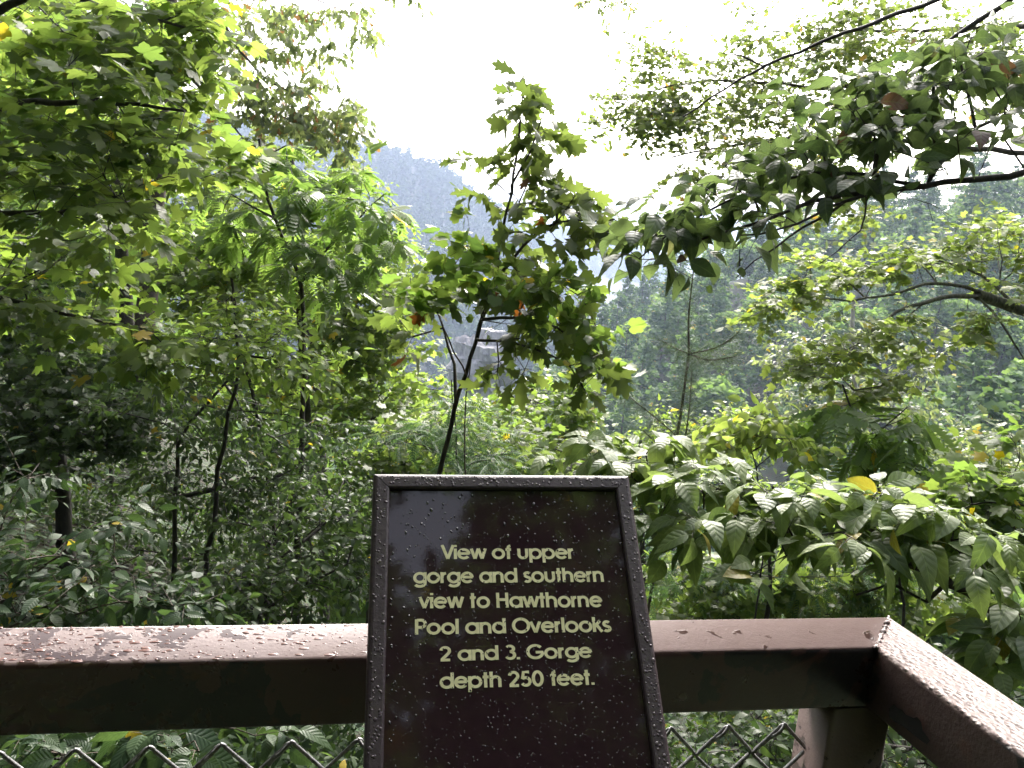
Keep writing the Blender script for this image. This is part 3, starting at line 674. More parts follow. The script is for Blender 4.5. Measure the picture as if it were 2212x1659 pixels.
        V = np.concatenate([ringo(P1[pp], ta, ra), ringo(P1[idx], tb_, rb)], 1); b = (np.arange(len(idx)) * 2 * k)[:, None]; q = np.arange(k)[None]; q2 = (q + 1) % k
        return V.reshape(-1, 3), np.stack([b + q, b + q2, b + k + q2, b + k + q], -1).reshape(-1, 4)
    for si in range(len(seeds)):
        r_ = tubes([i for i in range(1, n) if seg[i] == si], 10)
        if r_: mk('trunk' if si == 0 else 'limb', r_[0], r_[1], bark, ob)
    parts = []
    for lo_, hi, k in ((0, .004, tk), (.004, 9, 6)):
        r_ = tubes([i for i in range(1, n) if seg[i] < 0 and lo_ <= rad[i] < hi], k)
        if r_: parts.append(r_)
    tp = tps.reshape(-1, nn, 3); k = 3; an = np.linspace(0, 2 * np.pi, k, endpoint=False)
    tt_ = nrmz(tp[:, -1] - tp[:, 0]); u_ = nrmz(np.cross(tt_, [.31, .87, .19])); v_ = np.cross(tt_, u_)
    rs = r_tip * np.linspace(1, .45, nn)
    Vt = tp[:, :, None] + rs[None, :, None, None] * (np.cos(an)[None, None, :, None] * u_[:, None, None] + np.sin(an)[None, None, :, None] * v_[:, None, None])
    id_ = np.arange(len(tp) * nn * k).reshape(len(tp), nn, k); nx = np.roll(id_, -1, 2)
    parts.append((Vt.reshape(-1, 3), np.stack([id_[:, :-1], nx[:, :-1], nx[:, 1:], id_[:, 1:]], -1).reshape(-1, 4)))
    v, f = join(parts); mk('twigs', v, f, bark, ob)
    v, f, d = place_leaves(tpls, lpos, ldir, lnor, size, rg); mk('foliage', v, f, lmat, ob, data=d)
    return ob
def blob(b, rg, dens=1.0):
    """b: list of (px, py, depth, rx, ry, rdepth, n) -> world points"""
    out = []
    for px, py, d, rx, ry, rd, n in b:
        n = max(1, int(round(n * dens)))
        q = rg.normal(size=(n, 3)); q = q / np.linalg.norm(q, axis=1, keepdims=True) * rg.random((n, 1)) ** (1 / 2.6)
        out.append(W(px + rx * q[:, 0], py + ry * q[:, 1], d + rd * q[:, 2]))
    return np.concatenate(out)
def path(p, **k): return np.array([W(*q) for q in p])

# ------------------------------------------------------------------ foliage materials
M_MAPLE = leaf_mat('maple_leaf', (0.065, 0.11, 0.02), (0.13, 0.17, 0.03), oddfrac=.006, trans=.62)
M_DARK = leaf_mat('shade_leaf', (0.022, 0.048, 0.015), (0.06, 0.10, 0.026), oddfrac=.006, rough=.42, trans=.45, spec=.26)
M_BRIGHT = leaf_mat('bright_leaf', (0.075, 0.13, 0.016), (0.15, 0.20, 0.026), oddfrac=.01, trans=.56)
M_OAK = leaf_mat('oak_leaf', (0.055, 0.08, 0.018), (0.095, 0.125, 0.026), oddfrac=.01, odd=(.12, .04, .01), trans=.45, rough=.4)
M_OAKH = leaf_mat('high_oak_leaf', (0.08, 0.11, 0.05), (0.14, 0.16, 0.07), oddfrac=.05, odd=(.2,.1,.05), trans=.5)
M_VINE = leaf_mat('vine_leaf', (0.06, 0.115, 0.018), (0.13, 0.18, 0.026), oddfrac=.02, odd=(.4, .3, .02), trans=.56)
M_PIN = leaf_mat('leaflet', (0.07, 0.13, 0.022), (0.12, 0.18, 0.032), oddfrac=.006, trans=.58)
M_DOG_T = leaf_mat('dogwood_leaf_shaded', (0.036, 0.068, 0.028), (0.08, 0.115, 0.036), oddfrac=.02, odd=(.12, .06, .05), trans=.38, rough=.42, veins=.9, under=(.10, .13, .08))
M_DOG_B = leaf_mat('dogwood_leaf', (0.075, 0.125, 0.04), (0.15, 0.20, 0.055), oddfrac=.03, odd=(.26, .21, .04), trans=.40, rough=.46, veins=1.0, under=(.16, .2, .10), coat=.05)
M_YEL = leaf_mat('yellow_green_leaf', (0.10, 0.145, 0.028), (0.18, 0.22, 0.045), oddfrac=.015, odd=(.38, .32, .04), trans=.54)
M_SKYM = leaf_mat('high_maple_leaf', (0.07, 0.10, 0.025), (0.13, 0.16, 0.035), oddfrac=.02, odd=(.25, .15, .05), trans=.5)
M_GREY = leaf_mat('pale_leaf', (0.08, 0.11, 0.05), (0.16, 0.18, 0.09), oddfrac=.02, trans=.4)
M_SHRUB = leaf_mat('shrub_leaf', (0.016, 0.038, 0.016), (0.045, 0.082, 0.028), oddfrac=.01, spec=.22, rough=.4, trans=.33, veins=.7, vn=8)
M_NEED = leaf_mat('pine_needle', (0.04, 0.07, 0.025), (0.09, 0.13, 0.05), oddfrac=0, rough=.3, trans=.2)
M_HEML = leaf_mat('hemlock_needle', (0.03, 0.07, 0.028), (0.06, 0.12, 0.045), oddfrac=0, trans=.35, spec=.1)

M_UNDER = leaf_mat('undergrowth_leaf', (0.016, 0.036, 0.013), (0.038, 0.068, 0.022), oddfrac=.01, rough=.6, spec=.08, trans=.35)
def pl_(name, label, cat, seeds, blobs, tpl, lm, bark, leaf, seed, dens=1.0, **k):
    rg = np.random.default_rng(seed)
    sd = [(path(p), r0, r1) for p, r0, r1 in seeds]
    return plant(name, label, cat, sd, blob(blobs, rg, dens), tpl, lm, bark, leaf, rg, **k)

# --- upper left: big leaved maple leaning in from the left, over the rail line
pl_('maple_tree', 'maple with large lobed leaves filling the upper left corner', 'tree',
    [([(-420, 1500, 4.6), (-400, 900, 4.5), (-330, 450, 4.4), (-200, 100, 4.3), (-60, -250, 4.2)], .11, .05),
     ([(-370, 620, 4.4), (-100, 470, 4.1), (130, 460, 3.9), (250, 425, 3.8)], .03, .006),
     ([(-300, 300, 4.3), (0, 225, 4.0), (200, 215, 3.8), (400, 240, 3.7)], .03, .006),
     ([(-200, 120, 4.3), (100, -30, 4.0), (230, 20, 3.9), (400, 60, 3.8)], .03, .006)],
    [(60, 290, 4.0, 230, 170, .9, 46), (230, 200, 4.0, 220, 150, .9, 46), (330, 330, 3.9, 180, 120, .7, 34), (130, 420, 3.9, 220, 90, .7, 34),
     (400, 130, 3.9, 110, 90, .4, 26), (150, 60, 4.1, 200, 60, .5, 34), (300, 40, 4.0, 150, 60, .4, 24), (430, 60, 4.0, 60, 50, .3, 10)],
    T_MAP, M_MAPLE, BARK_D, .088, 11, ntw=3, nl=6, twl=.26, droop=.35, tilt=.42, flat=.3, spread=.9, dens=0.46)
# lower band of the same kind, drooping across the left
pl_('maple_tree', 'low maple whose yellow-green band of leaves slopes down across the left edge', 'tree',
    [([(-700, 1600, 5.2), (-620, 1000, 5.0), (-500, 640, 4.8), (-420, 500, 4.7)], .08, .04),
     ([(-520, 640, 4.8), (-200, 600, 4.4), (0, 640, 4.2), (180, 690, 4.1), (330, 720, 4.0)], .03, .005)],
    [(40, 660, 4.2, 90, 25, .3, 16), (180, 690, 4.1, 110, 28, .3, 22), (330, 730, 4.0, 90, 28, .3, 16), (60, 560, 4.3, 120, 60, .3, 22), (200, 560, 4.4, 120, 60, .3, 20)],
    T_MAP, M_BRIGHT, BARK_D, .082, 12, ntw=2, nl=5, twl=.22, droop=.5, tilt=.4, dens=0.7)
# --- high sparse oak against the sky
pl_('oak_tree', 'tall thin oak with small hanging leaf clusters against the white sky, left of centre', 'tree',
    [([(250, 1500, 10.5), (300, 900, 10.4), (330, 500, 10.2), (350, 200, 10), (380, -150, 10), (400, -500, 10)], .16, .07),
     ([(385, -200, 10), (450, 0, 9.8), (510, 95, 9.7), (560, 165, 9.6), (610, 195, 9.6), (690, 220, 9.5)], .035, .006),
     ([(360, 100, 10), (440, 200, 9.8), (500, 270, 9.7), (560, 330, 9.7)], .03, .006),
     ([(390, -300, 10), (560, -60, 10), (680, 0, 10), (760, 30, 10)], .03, .005)],
    [(560, 60, 9.8, 90, 70, .8, 30), (610, 190, 9.6, 100, 55, .6, 34), (720, 240, 9.5, 65, 30, .4, 20), (740, 290, 9.6, 45, 45, .4, 16), (660, 270, 9.7, 60, 50, .6, 18), (560, 260, 9.8, 110, 60, .8, 30),
     (480, 120, 9.9, 70, 110, .8, 26), (640, 20, 10, 70, 30, .5, 12), (785, 70, 10, 25, 35, .3, 5), (700, 110, 9.8, 35, 40, .4, 7), (440, 20, 10, 70, 60, .8, 14), (740, 20, 10, 50, 20, .4, 8)],
    T_OAK, M_OAKH, BARK_M, .115, 13, ntw=3, nl=6, twl=.30, droop=.9, tilt=.9, step=.2, spread=1.0, dens=0.72)
pl_('oak_tree', 'overhanging oak whose lowest leafy twigs cross the very top of the white sky', 'tree',
    [([(3300, 1500, 13), (3200, 300, 13), (2900, -500, 13), (2400, -800, 13)], .25, .15), ([(2900, -500, 13), (2000, -420, 13), (1500, -220, 13), (1100, -160, 13), (880, -60, 13)], .06, .015)],
    [(1310, 0, 13, 90, 18, .5, 12), (880, -12, 13, 40, 12, .3, 5)], T_OAK, M_OAKH, BARK_M, .11, 14, ntw=2, nl=5, twl=.22, droop=.7, tilt=.8, step=.3)
# --- sumac like sapling with compound leaves
pl_('sumac_sapling', 'slender tree with feathery compound leaves standing right of the big-leaved maple', 'tree',
    [([(640, 1300, 5.8), (655, 900, 5.6), (658, 690, 5.4), (640, 560, 5.3), (575, 440, 5.2), (560, 300, 5.1)], .030, .008),
     ([(650, 610, 5.3), (740, 500, 5.2), (830, 420, 5.1)], .012, .004), ([(590, 470, 5.2), (500, 420, 5.2)], .01, .004)],
    [(570, 330, 5.1, 80, 60, .4, 22), (660, 420, 5.1, 120, 70, .4, 34), (790, 420, 5.1, 80, 60, .4, 24), (800, 510, 5.1, 90, 60, .4, 26), (700, 560, 5.2, 130, 60, .4, 28), (500, 450, 5.2, 90, 60, .4, 20), (600, 520, 5.3, 120, 50, .4, 20)],
    T_PIN, M_PIN, BARK_D, .17, 15, ntw=2, nl=5, twl=.12, droop=.35, tilt=.35, spread=.6, dens=0.42)
# --- filler woods on the left, from near to far
def fill(label, name, cat, base, blobs, tpl, lm, leaf, seed, bark=BARK_D, r=.04, **k):
    kw = dict(ntw=3, nl=6, twl=.24, droop=.35, tilt=.6, step=.16); kw.update(k)
    return pl_(name, label, cat, [(base, r, r * .35)], blobs, tpl, lm, bark, leaf, seed, **kw)
fill('mid-green maple behind the feathery sapling, with its trunk bending at its base', 'maple_tree', 'tree', [(560, 1340, 7), (600, 1200, 7), (640, 1080, 7), (663, 985, 7), (663, 836, 7), (650, 700, 7), (640, 560, 7)],
     [(600, 620, 6.9, 240, 110, .9, 90), (780, 680, 7, 110, 110, .8, 44), (420, 560, 7, 150, 90, .8, 46), (560, 850, 7, 240, 60, .8, 40)], T_MAP, M_MAPLE, .064, 21, r=.065, nl=9, dens=1.2)
fill('dark maple at the far left edge in deep shade', 'maple_tree', 'tree', [(150, 1300, 6.4), (130, 1000, 6.4), (90, 700, 6.3), (60, 480, 6.2)],
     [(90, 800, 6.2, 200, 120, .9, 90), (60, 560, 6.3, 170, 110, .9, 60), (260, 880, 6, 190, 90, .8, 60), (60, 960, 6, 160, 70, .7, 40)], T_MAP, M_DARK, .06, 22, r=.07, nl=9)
fill('forked dark-stemmed tree rising above the left rail', 'young_tree', 'tree', [(370, 1330, 4.9), (377, 1053, 4.9), (383, 920, 4.9), (476, 846, 4.8), (520, 790, 4.8)],
     [(480, 1010, 5.1, 200, 90, .6, 50), (330, 900, 4.9, 160, 60, .6, 40), (520, 930, 5, 150, 80, .6, 50), (450, 1060, 5, 150, 70, .6, 40), (600, 1080, 5.2, 150, 90, .6, 46), (700, 960, 5.4, 120, 80, .6, 40)], T_OVS, M_DARK, .05, 23, r=.02, nl=9, twl=.2, dens=0.65)
fill('bright-leaved shrub catching the light at mid left', 'witch_hazel', 'shrub', [(450, 1250, 4.6), (470, 1000, 4.5), (500, 860, 4.4), (520, 760, 4.4), (500, 640, 4.3)],
     [(430, 750, 4.3, 120, 60, .4, 40), (580, 740, 4.3, 120, 55, .4, 36), (640, 800, 4.4, 110, 40, .4, 24), (490, 660, 4.3, 60, 40, .2, 12), (420, 820, 4.4, 120, 30, .4, 16)], T_OVS, M_BRIGHT, .062, 24, r=.02, nl=6, twl=.2, droop=.15, tilt=.55, dens=0.65)
fill('round-leaved shrub glowing yellow-green below the feathery sapling', 'redbud', 'shrub', [(600, 1200, 6.4), (560, 900, 6.3), (510, 700, 6.2), (490, 560, 6.1)],
     [(480, 530, 6, 90, 40, .3, 26), (380, 500, 6.1, 70, 40, .3, 14), (560, 580, 6, 90, 40, .3, 20)], T_GRP, M_BRIGHT, .068, 25, r=.025, twl=.18, dens=0.65)
fill('leafy tree between the bright shrub and the oak sapling', 'tulip_tree', 'tree', [(800, 1330, 7.6), (810, 1000, 7.6), (800, 800, 7.5), (770, 660, 7.5)],
     [(800, 760, 7.4, 120, 100, .8, 60), (880, 880, 7.4, 120, 90, .8, 60), (740, 880, 7.4, 120, 90, .7, 50), (820, 640, 7.4, 90, 60, .6, 30)], T_TUL, M_BRIGHT, .066, 26, r=.05, nl=8, dens=0.85)
fill('tall tree far back on the left, showing through the near maple', 'tree', 'tree', [(300, 1250, 12), (290, 900, 12), (260, 500, 12), (240, 100, 12), (230, -100, 12)],
     [(200, 300, 12, 320, 260, 1.6, 130), (420, 420, 12, 240, 180, 1.5, 90), (120, 650, 12, 300, 200, 1.5, 90), (80, 60, 12, 200, 150, 1.5, 60)], T_MAP, M_MAPLE, .085, 27, r=.14, step=.35, twl=.5, nl=11)
fill('slim grey-green tree behind the feathery sapling, reaching the skyline', 'tree', 'tree', [(700, 1300, 13), (690, 900, 13), (660, 600, 13), (640, 400, 13), (630, 340, 13)],
     [(640, 480, 13, 170, 110, 1.2, 80), (520, 400, 13, 120, 110, 1.2, 50), (800, 560, 13, 130, 90, 1.2, 50), (740, 400, 13, 80, 60, 1, 22), (600, 700, 13, 260, 120, 1.4, 90)], T_OVS, M_MAPLE, .11, 28, r=.10, step=.35, twl=.4, nl=8)
fill('dense low understorey tree behind the rail on the left', 'young_tree', 'tree', [(220, 1330, 7.6), (230, 1200, 7.6), (250, 1100, 7.5), (240, 1000, 7.5)],
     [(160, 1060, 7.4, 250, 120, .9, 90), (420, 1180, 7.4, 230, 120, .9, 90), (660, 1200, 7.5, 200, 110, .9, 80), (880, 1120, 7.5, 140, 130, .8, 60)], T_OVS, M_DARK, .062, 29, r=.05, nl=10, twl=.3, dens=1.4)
fill('dark shrub whose leaves fill the gap just above the left rail', 'shrub', 'shrub', [(560, 1560, 4.2), (580, 1400, 4.2), (600, 1250, 4.2)],
     [(640, 1250, 4.2, 170, 90, .5, 70), (480, 1280, 4.0, 150, 60, .5, 50), (760, 1150, 4.4, 90, 130, .5, 50), (620, 1100, 4.5, 150, 70, .5, 40)], T_OVS, M_DARK, .05, 30, r=.02, nl=7, twl=.18)
# --- central scarlet oak sapling
pl_('oak_sapling', 'dark-stemmed young oak with pointed lobed leaves rising behind the sign into the white sky', 'tree',
    [([(925, 1130, 3.7), (950, 1020, 3.65), (985, 872, 3.6), (1030, 720, 3.55), (1062, 640, 3.55), (1085, 520, 3.5), (1100, 420, 3.5), (1122, 300, 3.5), (1128, 215, 3.5)], .021, .004),
     ([(1073, 600, 3.5), (1110, 556, 3.45), (1160, 500, 3.4), (1215, 462, 3.4), (1290, 478, 3.35)], .008, .003),
     ([(1045, 690, 3.5), (1130, 685, 3.4), (1200, 700, 3.35), (1270, 760, 3.3)], .008, .003), ([(1035, 735, 3.5), (1120, 735, 3.4), (1230, 790, 3.3)], .007, .003),
     ([(985, 872, 3.6), (975, 740, 3.7), (945, 670, 3.75)], .009, .004), ([(1058, 640, 3.5), (1030, 600, 3.5), (960, 600, 3.5)], .006, .003), ([(1100, 420, 3.5), (1040, 360, 3.5)], .005, .002), ([(1105, 400, 3.5), (1150, 330, 3.47), (1175, 240, 3.45)], .006, .0025)],
    [(1128, 205, 3.5, 12, 26, .05, 8), (1118, 290, 3.5, 14, 60, .05, 12), (1175, 285, 3.45, 16, 60, .05, 10), (1040, 350, 3.5, 35, 14, .1, 5), (1130, 400, 3.5, 60, 50, .12, 16), (1220, 400, 3.4, 50, 40, .15, 6),
     (1250, 455, 3.4, 60, 22, .12, 9), (1310, 480, 3.35, 30, 12, .08, 4), (1040, 445, 3.5, 30, 15, .1, 3), (1130, 500, 3.45, 50, 40, .15, 7), (1200, 520, 3.4, 40, 25, .1, 4), (1260, 500, 3.4, 60, 25, .1, 9), (1200, 430, 3.4, 60, 50, .1, 9), (1330, 478, 3.35, 25, 10, .05, 4),
     (950, 640, 3.7, 70, 35, .15, 15), (1100, 640, 3.5, 110, 60, .2, 24), (1190, 700, 3.4, 90, 60, .2, 22), (1270, 780, 3.35, 60, 70, .15, 20), (1110, 780, 3.4, 60, 30, .15, 9), (1130, 570, 3.5, 90, 35, .2, 16), (870, 700, 3.7, 40, 60, .15, 10), (1090, 720, 3.5, 60, 40, .1, 8)],
    T_OAK, M_OAK, BARK_D, .112, 40, ntw=2, nl=2, twl=.08, droop=.25, tilt=.75, spread=.9, step=.08, r_tip=.0016, nup=.6, dens=0.62)
# --- grape vine on it
pl_('grape_vine', 'vine with rounded leaves draped over the young oak behind the sign', 'vine',
    [([(1010, 1130, 3.5), (1000, 900, 3.5), (1030, 700, 3.45), (1080, 600, 3.4), (1180, 590, 3.35), (1270, 650, 3.3), (1305, 760, 3.3)], .005, .002), ([(1010, 820, 3.5), (930, 650, 3.45), (990, 560, 3.4)], .004, .002)],
    [(1000, 560, 3.4, 70, 60, .15, 16), (930, 620, 3.4, 70, 40, .15, 14), (1090, 600, 3.35, 120, 50, .15, 26), (1200, 640, 3.3, 70, 60, .15, 18), (1275, 740, 3.3, 45, 80, .12, 22), (1280, 640, 3.3, 40, 40, .12, 7), (960, 540, 3.4, 60, 50, .15, 8), (1010, 480, 3.4, 40, 30, .1, 3)],
    T_GRP, M_VINE, BARK_M, .062, 41, ntw=2, nl=5, twl=.12, droop=.3, tilt=.7, step=.06, r_tip=.0009, ground_root=True, nup=.7, dens=0.40)
# --- mid distance bushes seen behind the oak sapling
fill('sunlit tulip tree crown behind the young oak, right above the sign', 'tulip_tree', 'tree', [(1150, 1330, 8.5), (1140, 1100, 8.5), (1130, 920, 8.4), (1150, 840, 8.4)],
     [(1130, 900, 8.3, 150, 70, .8, 70), (1210, 850, 8.3, 90, 50, .6, 34), (1060, 960, 8.3, 150, 70, .8, 60), (1220, 980, 8.3, 90, 60, .7, 30), (1240, 900, 8.3, 50, 40, .5, 14)], T_TUL, M_BRIGHT, .075, 50, r=.05, nl=8, dens=0.65)
fill('green shrub directly behind the top edge of the sign', 'shrub', 'shrub', [(980, 1330, 5.8), (980, 1150, 5.8), (1000, 1000, 5.7)],
     [(920, 960, 5.6, 120, 60, .6, 40), (1080, 980, 5.7, 130, 50, .6, 40), (860, 1010, 5.6, 90, 50, .5, 26), (1180, 1010, 5.8, 80, 50, .5, 20)], T_TUL, M_MAPLE, .07, 51, r=.025)
pl_('hemlock_sapling', 'feathery young hemlock in front of the shrub, between oak stem and sign', 'tree',
    [([(1000, 1300, 4.6), (995, 1100, 4.6), (985, 940, 4.6), (975, 820, 4.6)], .012, .003), ([(990, 1000, 4.6), (900, 940, 4.5), (830, 960, 4.4)], .004, .002), ([(990, 990, 4.6), (1060, 960, 4.6)], .004, .002)],
    [(990, 930, 4.6, 80, 90, .25, 26), (880, 930, 4.5, 70, 25, .2, 12), (1060, 990, 4.6, 60, 40, .2, 12), (1020, 1040, 4.6, 80, 40, .2, 12)], T_HEM, M_HEML, BARK_D, .16, 52, ntw=2, nl=4, twl=.14, droop=.2, tilt=.3, step=.1, r_tip=.001)
fill('tree with small leaves low in the gorge beyond the dogwood, at centre right', 'tree', 'tree', [(1400, 1500, 11), (1390, 1200, 11), (1380, 1050, 11), (1385, 940, 11)],
     [(1330, 1000, 11, 130, 60, 1, 50), (1450, 950, 11, 120, 60, 1, 40), (1600, 940, 11, 130, 60, 1, 50), (1600, 1060, 11, 200, 60, 1, 50)], T_OVS, M_BRIGHT, .10, 53, r=.07, step=.3, twl=.35)
# --- pine sapling
def needles_plant():
    rg = np.random.default_rng(60); d = 6.0
    segs = [([(1450, 1010, d), (1470, 900, d), (1488, 764, d)], .013, .010), ([(1488, 764, d), (1487, 680, d), (1494, 620, d), (1500, 566, d)], .009, .004),
            ([(1488, 764, d), (1530, 758, d - .1), (1565, 745, d - .15), (1597, 716, d - .2)], .006, .003), ([(1488, 764, d), (1530, 780, d - .3), (1590, 770, d - .5)], .006, .003),
            ([(1488, 764, d), (1462, 755, d + .1), (1430, 735, d + .2)], .005, .003), ([(1475, 980, d - .2), (1490, 880, d - .2), (1495, 800, d - .2)], .006, .003),
            ([(1455, 960, d), (1520, 930, d - .2), (1580, 925, d - .3)], .006, .003), ([(1460, 940, d), (1420, 905, d + .1), (1350, 850, d + .2)], .006, .003), ([(1455, 970, d), (1420, 960, d - .2), (1390, 930, d - .3)], .005, .003)]
    ob = empty('pine_sapling', W(1450, 1010, d), 'young pine with an upright bare leader, standing before the hazy hillside', 'tree')
    base_ = W(1450, 1010, d); z = float(ground(base_[0], base_[1])) - .1
    V = []; 
    for i, (p, r0, r1) in enumerate(segs):
        P = resample(path(p), .06)
        if i == 0: P = np.concatenate([resample(np.array([[base_[0] - .1, base_[1] + .1, z], base_]), .3)[:-1], P])
        v, f = tube_path(P, np.linspace(r0, r1, len(P)), 6); mk('trunk' if i < 2 else 'branch', v, f, BARK_M, ob)
        Q = resample(path(p), .02); t_ = nrmz(np.gradient(Q, axis=0)); n = len(Q)
        for a_ in range(14 if i > 1 else 8 if i == 1 else 6):
            dd = t_ * .55 + nrmz(rg.normal(size=(n, 3))) * .9 + np.array([0, 0, -.25 if i != 1 else .1]); V.append((Q, dd))
    pos = np.concatenate([a for a, _ in V]); dd = np.concatenate([b for _, b in V])
    nd = (np.array([[-.0045, 0, 0], [.0045, 0, 0], [.003, .6, -.05], [-.003, .6, -.05]]), np.zeros((4, 2)), np.array([[0, 1, 2, 3]]))
    nd2 = (np.array([[-.006, 0, 0], [.006, 0, 0], [.003, 1., -.2], [-.003, 1, -.2]]) , np.zeros((4, 2)), np.array([[0, 1, 2, 3]]))
    v, f, dt = place_leaves([nd2], pos, dd, rg.normal(size=pos.shape), np.full(len(pos), .17) * rg.uniform(.6, 1.1, len(pos)), rg); mk('foliage', v, f, M_NEED, ob, data=dt)
needles_plant()
# --- sunny small-leaved maple against the sky, upper right
pl_('maple_tree', 'small-leaved maple glowing against the sky behind the dogwood, upper right', 'tree',
    [([(2500, 1600, 9), (2520, 900, 9), (2480, 300, 9), (2350, -200, 9)], .14, .09), ([(2480, 350, 9), (2200, 330, 8.8), (1900, 300, 8.6), (1650, 300, 8.5), (1450, 340, 8.5)], .04, .008),
     ([(2420, 50, 9), (2150, 60, 8.7), (1900, 70, 8.5), (1750, 60, 8.4)], .04, .01), ([(2450, 200, 9), (2100, 180, 8.8), (1800, 190, 8.5), (1500, 170, 8.4), (1400, 200, 8.4)], .04, .008)],
    [(1420, 210, 8.4, 120, 65, .6, 34), (1400, 270, 8.4, 115, 40, .5, 18), (1560, 270, 8.4, 150, 100, .7, 56), (1480, 150, 8.4, 110, 40, .5, 14), (1700, 150, 8.4, 150, 90, .7, 50), (1850, 70, 8.4, 150, 80, .7, 46), (1700, 320, 8.5, 180, 80, .7, 44),
     (1980, 110, 8.6, 160, 110, .8, 50), (2150, 150, 8.7, 130, 120, .8, 46), (1600, 380, 8.4, 90, 40, .4, 12), (1500, 370, 8.4, 60, 20, .3, 7), (1850, 230, 8.6, 160, 80, .8, 36), (1620, 40, 8.5, 25, 30, .3, 3), (1820, 460, 8.6, 100, 30, .5, 14), (1430, 100, 8.4, 60, 30, .3, 5)],
    T_TUL, M_SKYM, BARK_M, .064, 61, ntw=3, nl=9, twl=.36, droop=.3, tilt=.55, step=.2, dens=1.1)
# --- dogwood, upper right, near
pl_('dogwood_tree', 'dogwood with large shaded leaves and dark bare twigs reaching in from the upper right', 'tree',
    [([(2700, 1500, 2.7), (2680, 900, 2.6), (2560, 450, 2.5), (2330, 368, 2.45), (2212, 373, 2.4), (2108, 384, 2.35), (2008, 404, 2.3), (1891, 414, 2.3), (1758, 432, 2.25), (1608, 490, 2.2), (1495, 523, 2.2)], .035, .0032),
     ([(1891, 414, 2.3), (1820, 432, 2.25), (1768, 462, 2.2), (1691, 502, 2.2), (1600, 508, 2.15)], .0055, .002), ([(1800, 455, 2.3), (1740, 490, 2.25), (1690, 520, 2.2), (1634, 556, 2.2), (1590, 600, 2.2)], .0045, .0015),
     ([(2000, 404, 2.3), (2020, 370, 2.35), (2030, 345, 2.4), (2090, 290, 2.45), (2130, 262, 2.5), (2230, 225, 2.6)], .0085, .004),
     ([(1872, 430, 2.3), (1882, 470, 2.3), (1850, 515, 2.25), (1800, 545, 2.2), (1770, 570, 2.2)], .0028, .001), ([(1980, 400, 2.3), (1850, 370, 2.35), (1740, 372, 2.3), (1560, 440, 2.25), (1440, 500, 2.2), (1380, 560, 2.2)], .006, .0018),
     ([(1700, 470, 2.2), (1650, 462, 2.2), (1610, 440, 2.2), (1580, 445, 2.2)], .002, .0008), ([(1780, 438, 2.25), (1720, 455, 2.2), (1690, 450, 2.2), (1650, 475, 2.2), (1620, 470, 2.2)], .002, .0008), ([(1940, 420, 2.3), (2000, 432, 2.3), (2030, 455, 2.3), (2015, 478, 2.3)], .002, .0008), ([(2010, 440, 2.3), (2045, 445, 2.3), (2060, 470, 2.3)], .0012, .0006), ([(1840, 520, 2.25), (1825, 500, 2.25), (1790, 520, 2.25), (1770, 515, 2.2)], .0014, .0006), ([(1820, 535, 2.2), (1840, 560, 2.2), (1870, 540, 2.2)], .001, .0006),
     ([(1600, 492, 2.2), (1606, 520, 2.2), (1600, 560, 2.2), (1597, 575, 2.2)], .003, .002),
     ([(2560, 100, 2.6), (2300, -70, 2.5), (2150, 20, 2.5), (2075, 73, 2.5), (2010, 120, 2.5), (1955, 158, 2.5)], .014, .006), ([(2400, -120, 3.2), (2120, -40, 3.1), (2038, -2, 3.1), (1930, 30, 3.05), (1841, 67, 3.0), (1740, 105, 3.0), (1648, 143, 3.0), (1560, 195, 3.0), (1475, 253, 3.0)], .013, .003),
     ([(1648, 143, 3.0), (1610, 122, 3.0), (1562, 115, 3.0)], .005, .002), ([(1648, 143, 3), (1655, 180, 3), (1640, 215, 3)], .004, .0015)],
    [(1420, 520, 2.2, 49, 47, .08, 9), (1500, 470, 2.2, 77, 54, .1, 10), (1600, 400, 2.25, 88, 60, .15, 13), (1700, 350, 2.3, 99, 67, .15, 16), (1820, 280, 2.35, 110, 74, .15, 20), (1950, 260, 2.4, 110, 94, .15, 22), (1830, 200, 2.45, 66, 40, .12, 8),
     (2050, 180, 2.45, 121, 81, .15, 20), (2150, 120, 2.5, 110, 94, .15, 16), (2180, 240, 2.4, 66, 81, .1, 8), (1400, 560, 2.2, 33, 27, .05, 4), (1870, 395, 2.3, 132, 33, .1, 7), (2160, 310, 2.3, 44, 27, .05, 2), (2050, 320, 2.35, 66, 27, .08, 3), (1640, 470, 2.2, 88, 27, .1, 4), (2080, 380, 2.3, 66, 16, .05, 2)],
    T_OV, M_DOG_T, BARK_D, .072, 62, ntw=2, nl=4, twl=.12, droop=.3, flat=.3, tilt=.6, spread=.9, step=.06, r_tip=.0013, nup=.8, dens=0.72)
